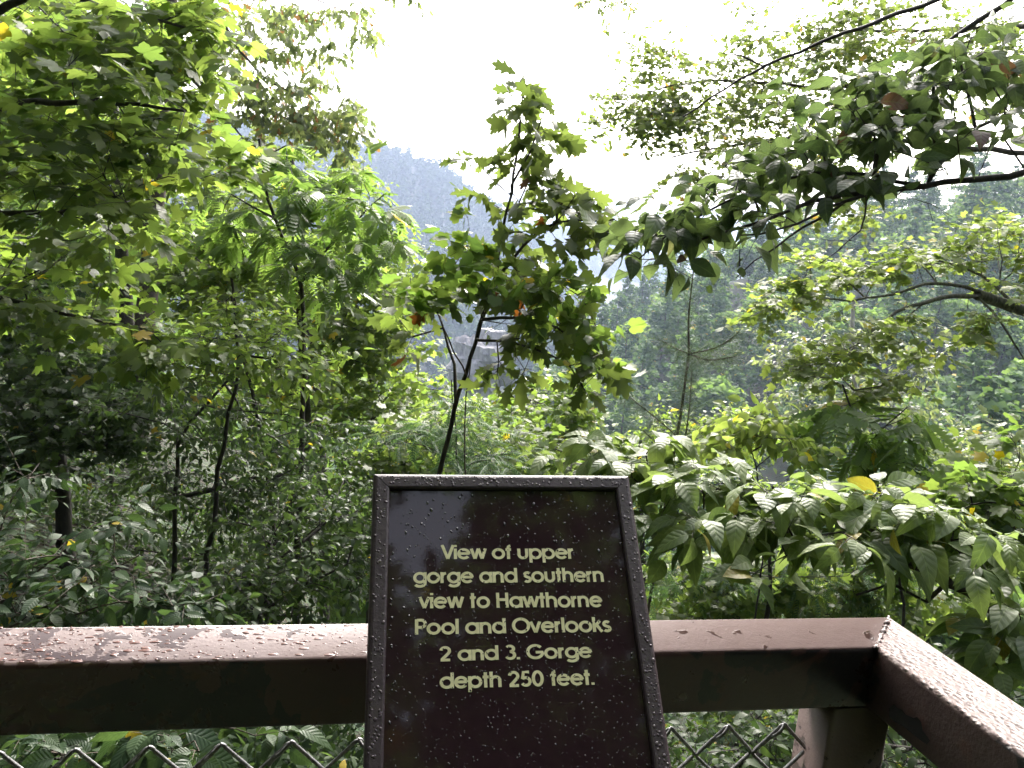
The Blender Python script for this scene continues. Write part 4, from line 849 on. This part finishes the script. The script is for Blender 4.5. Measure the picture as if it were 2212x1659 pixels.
# bare twig sprays of the same dogwood hang under its limb
# --- yellow-green maple branch, mid right
pl_('maple_tree', 'yellow-green maple with a pale mossy limb arching in at the right edge', 'tree',
    [([(2750, 1500, 5.6), (2700, 1000, 5.5), (2560, 800, 5.4), (2330, 715, 5.2), (2212, 672, 5.1), (2160, 655, 5.05), (2110, 636, 5.0)], .085, .034),
     ([(2125, 637, 5.0), (2050, 640, 4.95), (1975, 656, 4.9), (1908, 688, 4.85), (1841, 753, 4.8), (1800, 800, 4.8)], .017, .004), ([(2120, 632, 5.0), (2060, 612, 5.0), (1995, 610, 4.9), (1925, 640, 4.9), (1850, 648, 4.8), (1791, 650, 4.8), (1741, 640, 4.8), (1690, 665, 4.8)], .012, .003),
     ([(2110, 640, 5.0), (2150, 680, 4.9), (2190, 740, 4.9), (2215, 780, 4.9)], .009, .004), ([(2200, 668, 5.05), (2150, 610, 5.2), (2050, 560, 5.3), (1900, 560, 5.4)], .012, .004), ([(2160, 655, 5.0), (2160, 590, 4.9), (2165, 560, 4.9)], .008, .003)],
    [(1720, 620, 4.8, 80, 30, .4, 30), (1680, 670, 4.8, 60, 30, .3, 22), (1850, 590, 5.0, 110, 28, .5, 40), (2000, 560, 5.2, 130, 32, .5, 50), (2140, 520, 5.2, 100, 55, .5, 46), (1900, 700, 4.8, 110, 28, .4, 26), (1800, 760, 4.8, 90, 28, .3, 26), (1900, 830, 4.8, 100, 22, .3, 22), (2120, 700, 4.9, 60, 30, .3, 18),
     (1760, 800, 4.8, 60, 40, .3, 20), (2180, 620, 5.0, 60, 40, .4, 18), (1760, 560, 5.0, 60, 16, .3, 10), (2000, 770, 4.9, 50, 20, .3, 8)],
    T_MAP, M_YEL, BARK_G, .048, 63, ntw=3, nl=8, twl=.17, droop=.25, tilt=.42, flat=.25, step=.1, r_tip=.0016, dens=0.5)
# --- pale grey-green thin tree behind
fill('pale grey-green thin-leaved tree with whitish stems behind the yellow-green maple', 'tree', 'tree', [(1850, 1500, 15), (1840, 1100, 15), (1850, 900, 15), (1840, 760, 15), (1845, 640, 15)],
     [(1780, 760, 15, 150, 100, 1.6, 70), (1900, 880, 15, 140, 90, 1.6, 60), (1720, 900, 15, 110, 70, 1.5, 40), (1980, 760, 15, 90, 80, 1.2, 30)], T_OVS, M_GREY, .13, 64, bark=BARK_P, r=.10, step=.4, twl=.4, nl=6, ntw=2)
fill('pale-leaved tree low at the right edge above the dogwood shrub', 'tree', 'tree', [(2120, 1500, 13), (2120, 1200, 13), (2110, 1050, 13), (2100, 960, 13)],
     [(2090, 980, 13, 110, 60, 1.2, 50), (2180, 1020, 13, 90, 80, 1.2, 40), (1980, 1060, 13, 110, 60, 1.2, 40)], T_OVS, M_GREY, .13, 65, bark=BARK_P, r=.09, step=.4, twl=.35)
pl_('sumac_sapling', 'young tree with hanging compound leaves below the yellow-green maple', 'tree',
    [([(1960, 1300, 4.9), (1900, 1060, 4.7), (1868, 960, 4.6), (1835, 890, 4.6), (1820, 830, 4.6)], .014, .005), ([(1870, 965, 4.6), (1930, 900, 4.5), (1960, 880, 4.5)], .006, .003), ([(1860, 950, 4.6), (1790, 920, 4.6), (1760, 910, 4.6)], .006, .003)],
    [(1820, 890, 4.6, 60, 40, .2, 10), (1880, 950, 4.6, 80, 50, .25, 14), (1950, 920, 4.5, 50, 30, .2, 7), (1780, 920, 4.6, 50, 25, .2, 6), (1960, 1000, 4.5, 60, 40, .2, 7)], T_PIN, M_PIN, BARK_D, .21, 66, ntw=1, nl=5, twl=.12, droop=.65, tilt=.35, dens=0.7)
fill('small bright sapling with yellow leaves between the pine sapling and the compound-leaved tree', 'sapling', 'tree', [(1650, 1200, 4.2), (1640, 1050, 4.2), (1625, 950, 4.2), (1600, 880, 4.2)],
     [(1620, 930, 4.2, 80, 45, .2, 20), (1560, 960, 4.2, 60, 25, .2, 8), (1700, 960, 4.2, 60, 30, .2, 8)], T_OV, M_YEL, .065, 67, r=.008, twl=.14, nl=5, step=.08)
fill('dark leafy maple sapling at the right edge above the dogwood shrub', 'maple_sapling', 'tree', [(2400, 1400, 3.9), (2330, 1200, 3.8), (2210, 1080, 3.7), (2100, 1090, 3.6)],
     [(2150, 1040, 3.7, 70, 40, .3, 18), (2180, 1120, 3.7, 60, 40, .3, 14), (2060, 1090, 3.7, 50, 30, .2, 8), (2190, 960, 3.8, 30, 20, .2, 3)], T_TUL, M_VINE, .075, 68, r=.012, twl=.16, nl=5, step=.08)
fill('young hemlock behind the dogwood shrub, right of the sign', 'hemlock_sapling', 'tree', [(1650, 1500, 6), (1660, 1300, 6), (1665, 1150, 6), (1670, 1050, 6)],
     [(1650, 1200, 6, 190, 90, .5, 60), (1850, 1230, 6, 150, 80, .5, 50), (2000, 1120, 6, 120, 90, .5, 40), (1480, 1230, 6, 90, 90, .4, 30)], T_HEM, M_HEML, .22, 69, r=.03, twl=.2, nl=4, ntw=2, droop=.25, tilt=.6, dens=.25)
fill('bright small-leaved bush seen under the dogwood leaves beyond the right rail', 'bush', 'shrub', [(1600, 1560, 8.5), (1620, 1400, 8.5), (1640, 1300, 8.4)],
     [(1580, 1270, 6.6, 200, 80, .6, 90), (1820, 1270, 6.6, 200, 90, .6, 90), (2040, 1220, 8.4, 150, 120, .9, 60), (1520, 1400, 8.2, 180, 160, .9, 80), (1750, 1560, 8, 200, 120, .9, 60)], T_TUL, M_MAPLE, .075, 70, r=.04, nl=9, dens=1.2)
# --- dogwood shrub lower right
pl_('dogwood_shrub', 'dogwood shrub with broad pale-green drooping leaves spreading from the right over to the sign', 'shrub',
    [([(2700, 1900, 1.9), (2500, 1560, 1.9), (2330, 1440, 1.95), (2212, 1375, 2.0), (2130, 1310, 2.0), (2050, 1255, 2.0), (1960, 1212, 2.05), (1860, 1200, 2.1), (1750, 1180, 2.1), (1640, 1150, 2.15), (1520, 1120, 2.2)], .030, .003),
     ([(2050, 1255, 2.0), (1980, 1200, 2.1), (1900, 1150, 2.15), (1800, 1110, 2.2), (1650, 1080, 2.3), (1450, 1050, 2.4), (1300, 1010, 2.5), (1200, 970, 2.5)], .009, .002),
     ([(2150, 1320, 2.0), (2100, 1220, 2.0), (2050, 1150, 2.0), (2000, 1090, 2.1)], .009, .002), ([(2000, 1300, 1.98), (1930, 1260, 2.0), (1850, 1285, 2.0)], .0055, .003), ([(1740, 1180, 2.1), (1640, 1230, 2.0), (1600, 1260, 2.0)], .002, .001)],
    [(1260, 985, 2.45, 80, 32, .12, 13), (1370, 1010, 2.4, 90, 45, .15, 16), (1480, 1040, 2.3, 90, 40, .15, 16), (1600, 1060, 2.3, 110, 38, .15, 20), (1740, 1080, 2.2, 110, 38, .15, 20), (1880, 1110, 2.15, 110, 38, .15, 20), (2010, 1130, 2.1, 90, 40, .12, 15),
     (2130, 1200, 2.0, 90, 60, .12, 15), (1420, 1110, 2.2, 60, 40, .1, 9), (1540, 1130, 2.15, 80, 35, .1, 11), (1700, 1150, 2.1, 90, 35, .1, 12), (1840, 1170, 2.05, 90, 35, .1, 12), (1960, 1190, 2.0, 70, 35, .1, 9), (2150, 1330, 1.9, 70, 50, .1, 9), (1440, 970, 2.4, 60, 20, .1, 4), (1610, 1240, 2.0, 15, 8, .03, 1), (2130, 1420, 1.9, 50, 40, .06, 5), (1330, 950, 2.4, 40, 12, .08, 2)],
    T_OV, M_DOG_B, BARK_D, .080, 71, ntw=2, nl=4, twl=.08, droop=.28, tilt=.5, nup=1.3, flat=.3, spread=.85, step=.06, r_tip=.0013, dens=0.62)
# --- shrubs at the lower left
pl_('shrub', 'near shrub with toothed oval leaves on arching stems at the lower left', 'shrub',
    [([(-60, 1800, 2.3), (-60, 1500, 2.3), (-30, 1320, 2.3), (60, 1250, 2.3), (130, 1200, 2.25)], .008, .003), ([(-50, 1400, 2.3), (60, 1330, 2.2), (180, 1270, 2.2), (300, 1200, 2.2)], .005, .002), ([(-50, 1350, 2.4), (0, 1120, 2.5), (60, 1030, 2.5), (85, 1000, 2.5)], .004, .002), ([(-55, 1450, 2.2), (100, 1340, 2.15), (260, 1300, 2.1)], .004, .002)],
    [(60, 1040, 2.5, 60, 40, .1, 6), (70, 1190, 2.3, 90, 60, .12, 13), (200, 1240, 2.2, 100, 40, .12, 12), (110, 1310, 2.2, 120, 40, .12, 15), (270, 1290, 2.2, 100, 40, .12, 12), (230, 1140, 2.3, 60, 30, .1, 5), (380, 1310, 2.2, 80, 30, .1, 9), (30, 1100, 2.5, 40, 30, .1, 3), (10, 1250, 2.3, 40, 80, .1, 7)],
    T_OVS, M_SHRUB, BARK_M, .05, 80, ntw=2, nl=6, twl=.13, droop=.25, tilt=.5, step=.06, r_tip=.001)
pl_('shrub', 'sprig of long leaves poking up between the chain link loops under the left rail', 'shrub',
    [([(150, 2100, 1.35), (190, 1800, 1.3), (240, 1640, 1.27), (280, 1580, 1.26)], .006, .002), ([(190, 1800, 1.3), (330, 1640, 1.25), (420, 1600, 1.24)], .003, .001)],
    [(230, 1630, 1.3, 60, 20, .06, 7), (330, 1600, 1.25, 50, 20, .05, 5), (120, 1640, 1.4, 60, 30, .08, 6), (420, 1620, 1.22, 25, 15, .04, 2), (560, 1590, 1.5, 20, 15, .03, 2), (60, 1600, 1.6, 50, 20, .08, 5)],
    T_OV, M_SHRUB, BARK_M, .048, 81, ntw=2, nl=5, twl=.06, droop=.2, tilt=.5, step=.04, r_tip=.0008)
fill('dark shrub filling the shade below the left rail', 'shrub', 'shrub', [(200, 2300, 2.6), (220, 2000, 2.6), (260, 1800, 2.6)],
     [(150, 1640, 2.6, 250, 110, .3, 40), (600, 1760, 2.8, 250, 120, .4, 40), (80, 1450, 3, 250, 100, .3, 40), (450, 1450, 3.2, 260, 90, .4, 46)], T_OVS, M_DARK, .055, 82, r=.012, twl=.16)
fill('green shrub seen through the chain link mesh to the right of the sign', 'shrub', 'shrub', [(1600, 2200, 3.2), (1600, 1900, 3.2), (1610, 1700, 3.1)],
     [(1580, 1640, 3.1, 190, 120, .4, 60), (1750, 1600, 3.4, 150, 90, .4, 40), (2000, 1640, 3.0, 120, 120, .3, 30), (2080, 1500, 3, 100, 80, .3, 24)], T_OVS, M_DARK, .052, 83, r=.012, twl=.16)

# ------------------------------------------------------------------ trees behind the viewer, whose canopy shades the overlook, and unseen shade trees added at left
def crown_tree(name, label, base, h, rc, hc, n, leaf, seed, lm=M_DARK):
    rg = np.random.default_rng(seed); x, y = base; z = float(ground(x, y))
    q = nrmz(rg.normal(size=(n, 3))) * rg.random((n, 1)) ** (1 / 2.8)
    pts = np.array([x, y, z + hc]) + q * np.array([rc, rc, (h - hc)])
    for gx, gy, rad_ in ((895, 1115, .5), (875, 1175, .45), (850, 1290, .35), (925, 1190, .4)):
        p0 = plane_hit(gx, gy, SO, sn); v_ = nrmz(p0 - CO); rf = v_ - 2 * np.dot(v_, sn) * sn; rel = pts - p0
        pts = pts[np.linalg.norm(rel - (rel @ rf)[:, None] * rf, axis=1) > rad_]
    P = np.array([[x, y, z - .1], [x + .1, y, z + h * .3], [x - .1, y + .1, z + h * .6], [x, y, z + h * .85]])
    return plant(name, label, 'tree', [(P, .2, .05)], pts, T_MAP[:1], lm, BARK_M, leaf, rg, ground_root=False, step=.5, twl=.5, ntw=3, nl=7, droop=.4, r_tip=.003)
crown_tree('maple_tree', 'broad maple standing behind the viewer, its canopy shading the overlook', (-2.4, -2.6), 10, 4.4, 6.4, 620, .16, 90)
crown_tree('maple_tree', 'second broad maple behind the viewer on the right, shading the sign', (2.8, -4.2), 11, 4.4, 6.2, 330, .16, 91)
crown_tree('maple_tree', 'low spreading maple behind the viewer in the middle, darkening the rail', (0.2, -4.6), 8, 4.2, 4.4, 520, .2, 92)
crown_tree('maple_tree', 'tall unseen maple added further left, its dense crown shading the lower left', (-7.2, 10.0), 12.5, 5.0, 9.0, 420, .18, 94)  # out-of-view crown added to shade the lower left
crown_tree('maple_tree', 'tall maple added left of the overlook, its unseen crown shading the left from above', (-5.6, 3.0), 11.5, 3.4, 8.0, 220, .15, 93)  # added above the frame to shade the plants on the left
crown_tree('maple_tree', 'maple beside the overlook on the left, above and behind the viewer', (-5.6, -0.6), 10, 3.8, 6.4, 300, .16, 95)

# ------------------------------------------------------------------ far woods
def leafset(rg, pos, size, tpl, flat=1.0, up=0.6):
    dr = rg.normal(size=pos.shape) * np.array([1, 1, flat]); nr = rg.normal(size=pos.shape) * .8 + np.array([0, 0, up])
    return place_leaves(tpl, pos, dr, nr, size * rg.uniform(.6, 1.3, len(pos)), rg)
QUADS = (np.array([[-.35, 0, 0], [.35, 0, .05], [.3, .8, -.1], [-.3, .85, -.05]]) , np.zeros((4, 2)), np.array([[0, 1, 2, 3]]))
TRI_T = [L_strip([(0, .05, 0), (.4, .42, .05), (1, .02, 0)], .2, .3, 1, 0.0)]
def proto_pine(rg, h=15., nwh=17, dens=26, leaf=.34):
    pos = []; br = []
    for i in range(nwh):
        f = (i / (nwh - 1)); z = h * (.18 + .8 * f); L = h * .27 * (1 - f) ** .75 * rg.uniform(.65, 1.2) + .5
        for a in range(rg.integers(3, 6)):
            an = rg.uniform(0, 2 * np.pi); l = L * rg.uniform(.6, 1.15); d = np.array([math.cos(an), math.sin(an), rg.uniform(-.12, .25)])
            base_ = np.array([0, 0, z + rg.normal(0, .2)]); br.append((base_, base_ + d * l))
            n = int(dens * l / 2.5) + 5; t_ = rg.uniform(.25, 1.05, n) ** .8
            w_ = .38 * l * (.35 + .5 * np.sin(np.pi * t_))
            pos.append(base_ + d * (l * t_)[:, None] + np.stack([rg.normal(0, 1, n) * w_, rg.normal(0, 1, n) * w_, rg.normal(0, .16, n) + .12], 1))
    return np.concatenate(pos), br, leaf
def proto_dec(rg, h=13., n=2600, leaf=.36, lob=16):
    c = []; q = nrmz(rg.normal(size=(lob, 3))) * rg.uniform(.35, .95, (lob, 1)); c = q * np.array([h * .26, h * .26, h * .33]) + np.array([0, 0, h * .63])
    r_ = rg.uniform(.09, .16, lob) * h; k = rg.integers(0, lob, n); s = nrmz(rg.normal(size=(n, 3)) + np.array([0, 0, .35])) * rg.uniform(.55, 1.02, (n, 1))
    pos = c[k] + s * r_[k][:, None] * np.array([1.1, 1.1, .8]); br = [(np.array([0, 0, h * .3]), cc_) for cc_ in c[:10]]
    return pos, br, leaf
M_FPINE = leaf_mat('far_pine', (0.03, 0.07, 0.022), (0.09, 0.15, 0.045), oddfrac=.01, trans=.25, rough=.7, spec=.1)
M_FDEC = leaf_mat('far_broadleaf', (0.055, 0.11, 0.02), (0.13, 0.20, 0.035), oddfrac=.01, trans=.35, rough=.7, spec=.1)
M_FLITE = leaf_mat('far_light_broadleaf', (0.09, 0.15, 0.03), (0.17, 0.24, 0.05), oddfrac=.01, trans=.4, rough=.7, spec=.1)
M_RIDGE = leaf_mat('ridge_foliage', (0.015, 0.035, 0.02), (0.04, 0.07, 0.035), oddfrac=0, trans=.15, rough=.8, spec=.05)
M_FDEAD = leaf_mat('far_dead', (0.10, 0.08, 0.06), (0.16, 0.13, 0.09), oddfrac=.0, trans=.2, rough=.7)
protos = []
def make_proto(kind, seed):
    rg = np.random.default_rng(seed)
    if kind == 'pine': pos, br, lf = proto_pine(rg, 15 + rg.uniform(-2, 3)); mat = M_FPINE; tp = TRI_T
    elif kind == 'broad': pos, br, lf = proto_dec(rg); mat = M_FDEC; tp = TRI_T
    elif kind == 'light': pos, br, lf = proto_dec(rg, 11, 2400, .34); mat = M_FLITE; tp = TRI_T
    hh = pos[:, 2].max()
    lines_ = [(np.array([0, 0, -1.5]), np.array([rg.normal(0, .2), rg.normal(0, .2), hh * .9]), .2, .05)] + [(a, b, .05, .02) for a, b in br[:24]]
    parts = [tube_path(np.stack([a * (1 - q) + b * q + (0 if q in (0, 1) else rg.normal(0, .12, 3)) for q in (0, .35, .7, 1)]), np.linspace(r0, r1, 4), 5) for a, b, r0, r1 in lines_]
    v, f = join(parts); v2, f2, d2 = leafset(rg, pos, np.full(len(pos), lf * 1.9), tp, flat=.35, up=1.2)
    return dict(kind=kind, tv=v, tf=f, cv=v2, cf=f2, cd=d2, mat=mat, pos=pos, h=hh)
for k, s in (('pine', 1), ('pine', 2), ('pine', 3), ('pine', 4), ('broad', 5), ('broad', 6), ('broad', 7), ('light', 8), ('light', 9)): protos.append(make_proto(k, s))
KW = {'pine': 'dark pine', 'broad': 'broadleaf tree', 'light': 'light-green broadleaf tree'}
rg = np.random.default_rng(100)
# scatter over the facing hillside
cand = []
for _ in range(9000):
    az = rg.uniform(-9, 40); r_ = math.sqrt(rg.uniform(20 ** 2, 236 ** 2)); x, y = r_ * math.sin(R(az)), r_ * math.cos(R(az))
    sp = 4.6 + .013 * r_
    if all((x - a) ** 2 + (y - b) ** 2 > sp * sp for a, b, _ in cand): cand.append((x, y, r_))
def zone(x, y, r_):
    v = (np.array([x, y, float(ground(x, y)) + 8]) - CO) @ CM; px = v[0] / -v[2] * FPX + 1106; py = -v[1] / -v[2] * FPX + 829
    return px, py
vis = []
for x, y, r_ in cand:
    px, py = zone(x, y, r_); vis.append((px > 1150 and px < 2300, x, y, r_, px, py))
ind = sorted([q for q in vis if q[0]], key=lambda q: q[3])[:280]; ids = {(q[1], q[2]) for q in ind}
used = {}
far_parts = []
for (x, y, r_) in cand:
    px, py = zone(x, y, r_)
    pk = rg.choice(len(protos), p=np.array([.17, .17, .17, .14, .1, .08, .07, .05, .05])); 
    sc_ = rg.uniform(.7, 1.15) * (0.62 if r_ < 50 else .85 if r_ < 90 else 1.0); rot = rg.uniform(0, 6.28); z = float(ground(x, y)) - .3; P = protos[pk]
    if (x, y) in ids:
        ver = 'just beyond the gorge' if r_ < 60 else 'low on the hazy hillside' if r_ < 110 else 'halfway up the hazy hillside' if r_ < 170 else 'near the crest of the hazy hillside'
        hor = 'left of the young pine' if px < 1440 else 'behind the young pine' if px < 1640 else 'behind the yellow-green maple' if px < 1950 else 'towards the right edge'
        lab = f'{KW[P["kind"]]} {ver}, {hor}'
        loc = (x, y, z); ob = empty('pine_tree' if P['kind'] == 'pine' else 'broadleaf_tree', loc, lab, 'tree', f'{P["kind"]} trees {ver}, {hor}')
        ob.rotation_euler = (0, 0, rot); ob.scale = (sc_ * rg.uniform(.9, 1.15), sc_ * rg.uniform(.9, 1.15), sc_)
        if pk not in used:
            a = mk('trunk', P['tv'], P['tf'], BARK_M); b = mk('crown', P['cv'], P['cf'], P['mat'], data=P['cd']); used[pk] = (a, b)
        else: a, b = (o_.copy() for o_ in used[pk]); COL.objects.link(a); COL.objects.link(b)
        for o_ in (a, b): o_.parent = ob
    else: far_parts.append((x, y, z, sc_ * 1.0, pk))
# far ridges as one wood
def wood(name, label, spots, lm, n_per, leafsz, seed, hh=13):
    rg = np.random.default_rng(seed); spots = np.array(spots, float); ns_ = len(spots)
    q = nrmz(rg.normal(size=(ns_, n_per, 3)) + np.array([0, 0, .2])) * rg.uniform(.6, 1., (ns_, n_per, 1))
    shp = np.stack([rg.uniform(.2, .34, ns_), rg.uniform(.2, .34, ns_), rg.uniform(.38, .6, ns_)], 1)[:, None] * hh
    pos = spots[:, None, :3] + (q * shp + np.array([0, 0, hh * .5])) * spots[:, None, 3:4]; pos = pos.reshape(-1, 3)
    v, f, d = leafset(rg, pos, np.full(len(pos), leafsz), [QUADS]); d = d.reshape(-1, 4, 4)
    tr = np.repeat(rg.random(ns_), n_per)[:, None]; d[..., 2] = d[..., 2] * .5 + tr * .5
    tag(mk(name, v, f, lm, data=d.reshape(-1, 4), smooth=False), kind='stuff', label=label)
wood('rear_shade_wood', 'wood added on raised ground behind the viewer to block sky light', [(r_ * math.sin(R(az)), r_ * math.cos(R(az)), float(ground(r_ * math.sin(R(az)), r_ * math.cos(R(az)))) - .5, 1) for r_ in (8, 12, 17, 24) for az in list(range(56, 300, 12))], M_DARK, 700, .8, 105, hh=9)  # unseen wall of foliage added to keep the rail front dark
wood('hillside_wood', 'rest of the wood covering the facing hillside', [(a, b, c_, s_c) for a, b, c_, s_c, _ in far_parts], M_FDEC, 700, .8, 101)
def scat(az0, az1, r0, r1, sp, seed):
    rg = np.random.default_rng(seed); out = []; r_ = r0
    while r_ < r1:
        az = az0 + rg.uniform(0, 1) * sp / r_ * 57
        while az < az1:
            a = R(az + rg.normal(0, .3) * sp / r_ * 57); rr_ = r_ + rg.normal(0, .3) * sp; x, y = rr_ * math.sin(a), rr_ * math.cos(a)
            out.append((x, y, float(ground(x, y)) - 1, rg.uniform(.6, 1.25))); az += sp / r_ * 57.3
        r_ += sp
    return out
wood('ridge_wood', 'hazy wood on the ridge beyond the gorge', scat(-38, 4, 300, 870, 9.5, 110), M_RIDGE, 60, 2.6, 102)
wood('ridge_wood', 'bluish wood on the farthest ridge', scat(-6, 10, 1250, 1620, 13, 111), M_RIDGE, 36, 4.5, 103, hh=16)
wood('gorge_wood', 'shaded wood falling away beneath the left side of the overlook', scat(-45, 2, 16, 240, 5.5, 112), M_FDEC, 420, .7, 104, hh=9)

# pale cliff glimpsed between the oak stem and its leaves
def cliff():
    rg = np.random.default_rng(120); c0 = W(1045, 785, 118); n_, m_ = 40, 28
    th = np.linspace(0, 2 * np.pi, n_, endpoint=False); ph = np.linspace(.05, np.pi - .05, m_)
    T_, P_ = np.meshgrid(th, ph, indexing='ij'); D = np.stack([np.sin(P_) * np.cos(T_), np.sin(P_) * np.sin(T_), np.cos(P_)], -1)
    nz = sum(a * np.sin(f * D[..., 0] + g_ * D[..., 1] + h_ * D[..., 2] + q) for a, f, g_, h_, q in [(.12, 4, 3, 6, 1), (.08, -7, 8, 3, 2), (.05, 13, 9, -12, .5), (.03, 25, -22, 18, 0)])
    r_ = 1 + nz + rg.normal(0, .02, nz.shape); V = D * r_[..., None] * np.array([4.6, 4, 4.4]); V[..., 2] += .35 * np.sin(V[..., 2] * 3.2); V = V + c0
    id_ = np.arange(n_ * m_).reshape(n_, m_); nx = np.roll(id_, -1, 0)
    F = np.stack([id_[:, :-1], id_[:, 1:], nx[:, 1:], nx[:, :-1]], -1).reshape(-1, 4)
    ROCK = bark_mat('pale_rock', (.13, .125, .135), (.33, .31, .31), .9, .8)
    tag(mk('rock_cliff', V.reshape(-1, 3), F, ROCK, smooth=False), 'pale grey rocky outcrop glimpsed beside the young oak stem', 'rock')
cliff()

# low plants covering the ground just beyond the fence
def undergrowth():
    rg = np.random.default_rng(130); n = 26000; az = np.radians(rg.uniform(-44, 44, n)); r_ = 2.4 + 3.4 * rg.random(n) ** 1.2; q_ = (az < R(-6)) | (r_ < 3.6); az, r_ = az[q_], r_[q_]; n = len(az)
    x, y = r_ * np.sin(az), r_ * np.cos(az); z = ground(x, y) + rg.random(n) ** 1.5 * .38 * (1 + .5 * np.sin(3 * x + 2 * y))
    v, f, d = leafset(rg, np.stack([x, y, z], 1), np.full(n, .07), T_OVS, up=1.4)
    tag(mk('undergrowth', v, f, M_UNDER, data=d), kind='stuff', label='low leafy undergrowth beyond the fence')
undergrowth()

# ------------------------------------------------------------------ haze
HZ = 1
if HZ:
    m, t = newmat('haze'); pv = N(t, 'ShaderNodeVolumePrincipled'); pv.inputs['Density'].default_value = 0.00054; pv.inputs['Color'].default_value = (.50, .59, .80, 1); pv.inputs['Anisotropy'].default_value = 0.1
    o = N(t, 'ShaderNodeOutputMaterial'); t.links.new(pv.outputs[0], o.inputs['Volume'])
    a = 4300; zb, zt_ = -110, 95
    V = [(x, y, z) for z in (zb, zt_) for x, y in ((-a, -a), (a, -a), (a, a), (-a, a))]
    o = mkpoly('haze', V, [(0, 3, 2, 1), (4, 5, 6, 7), (0, 1, 5, 4), (1, 2, 6, 5), (2, 3, 7, 6), (3, 0, 4, 7)], m); tag(o, kind='stuff')
    m.cycles.homogeneous_volume = True
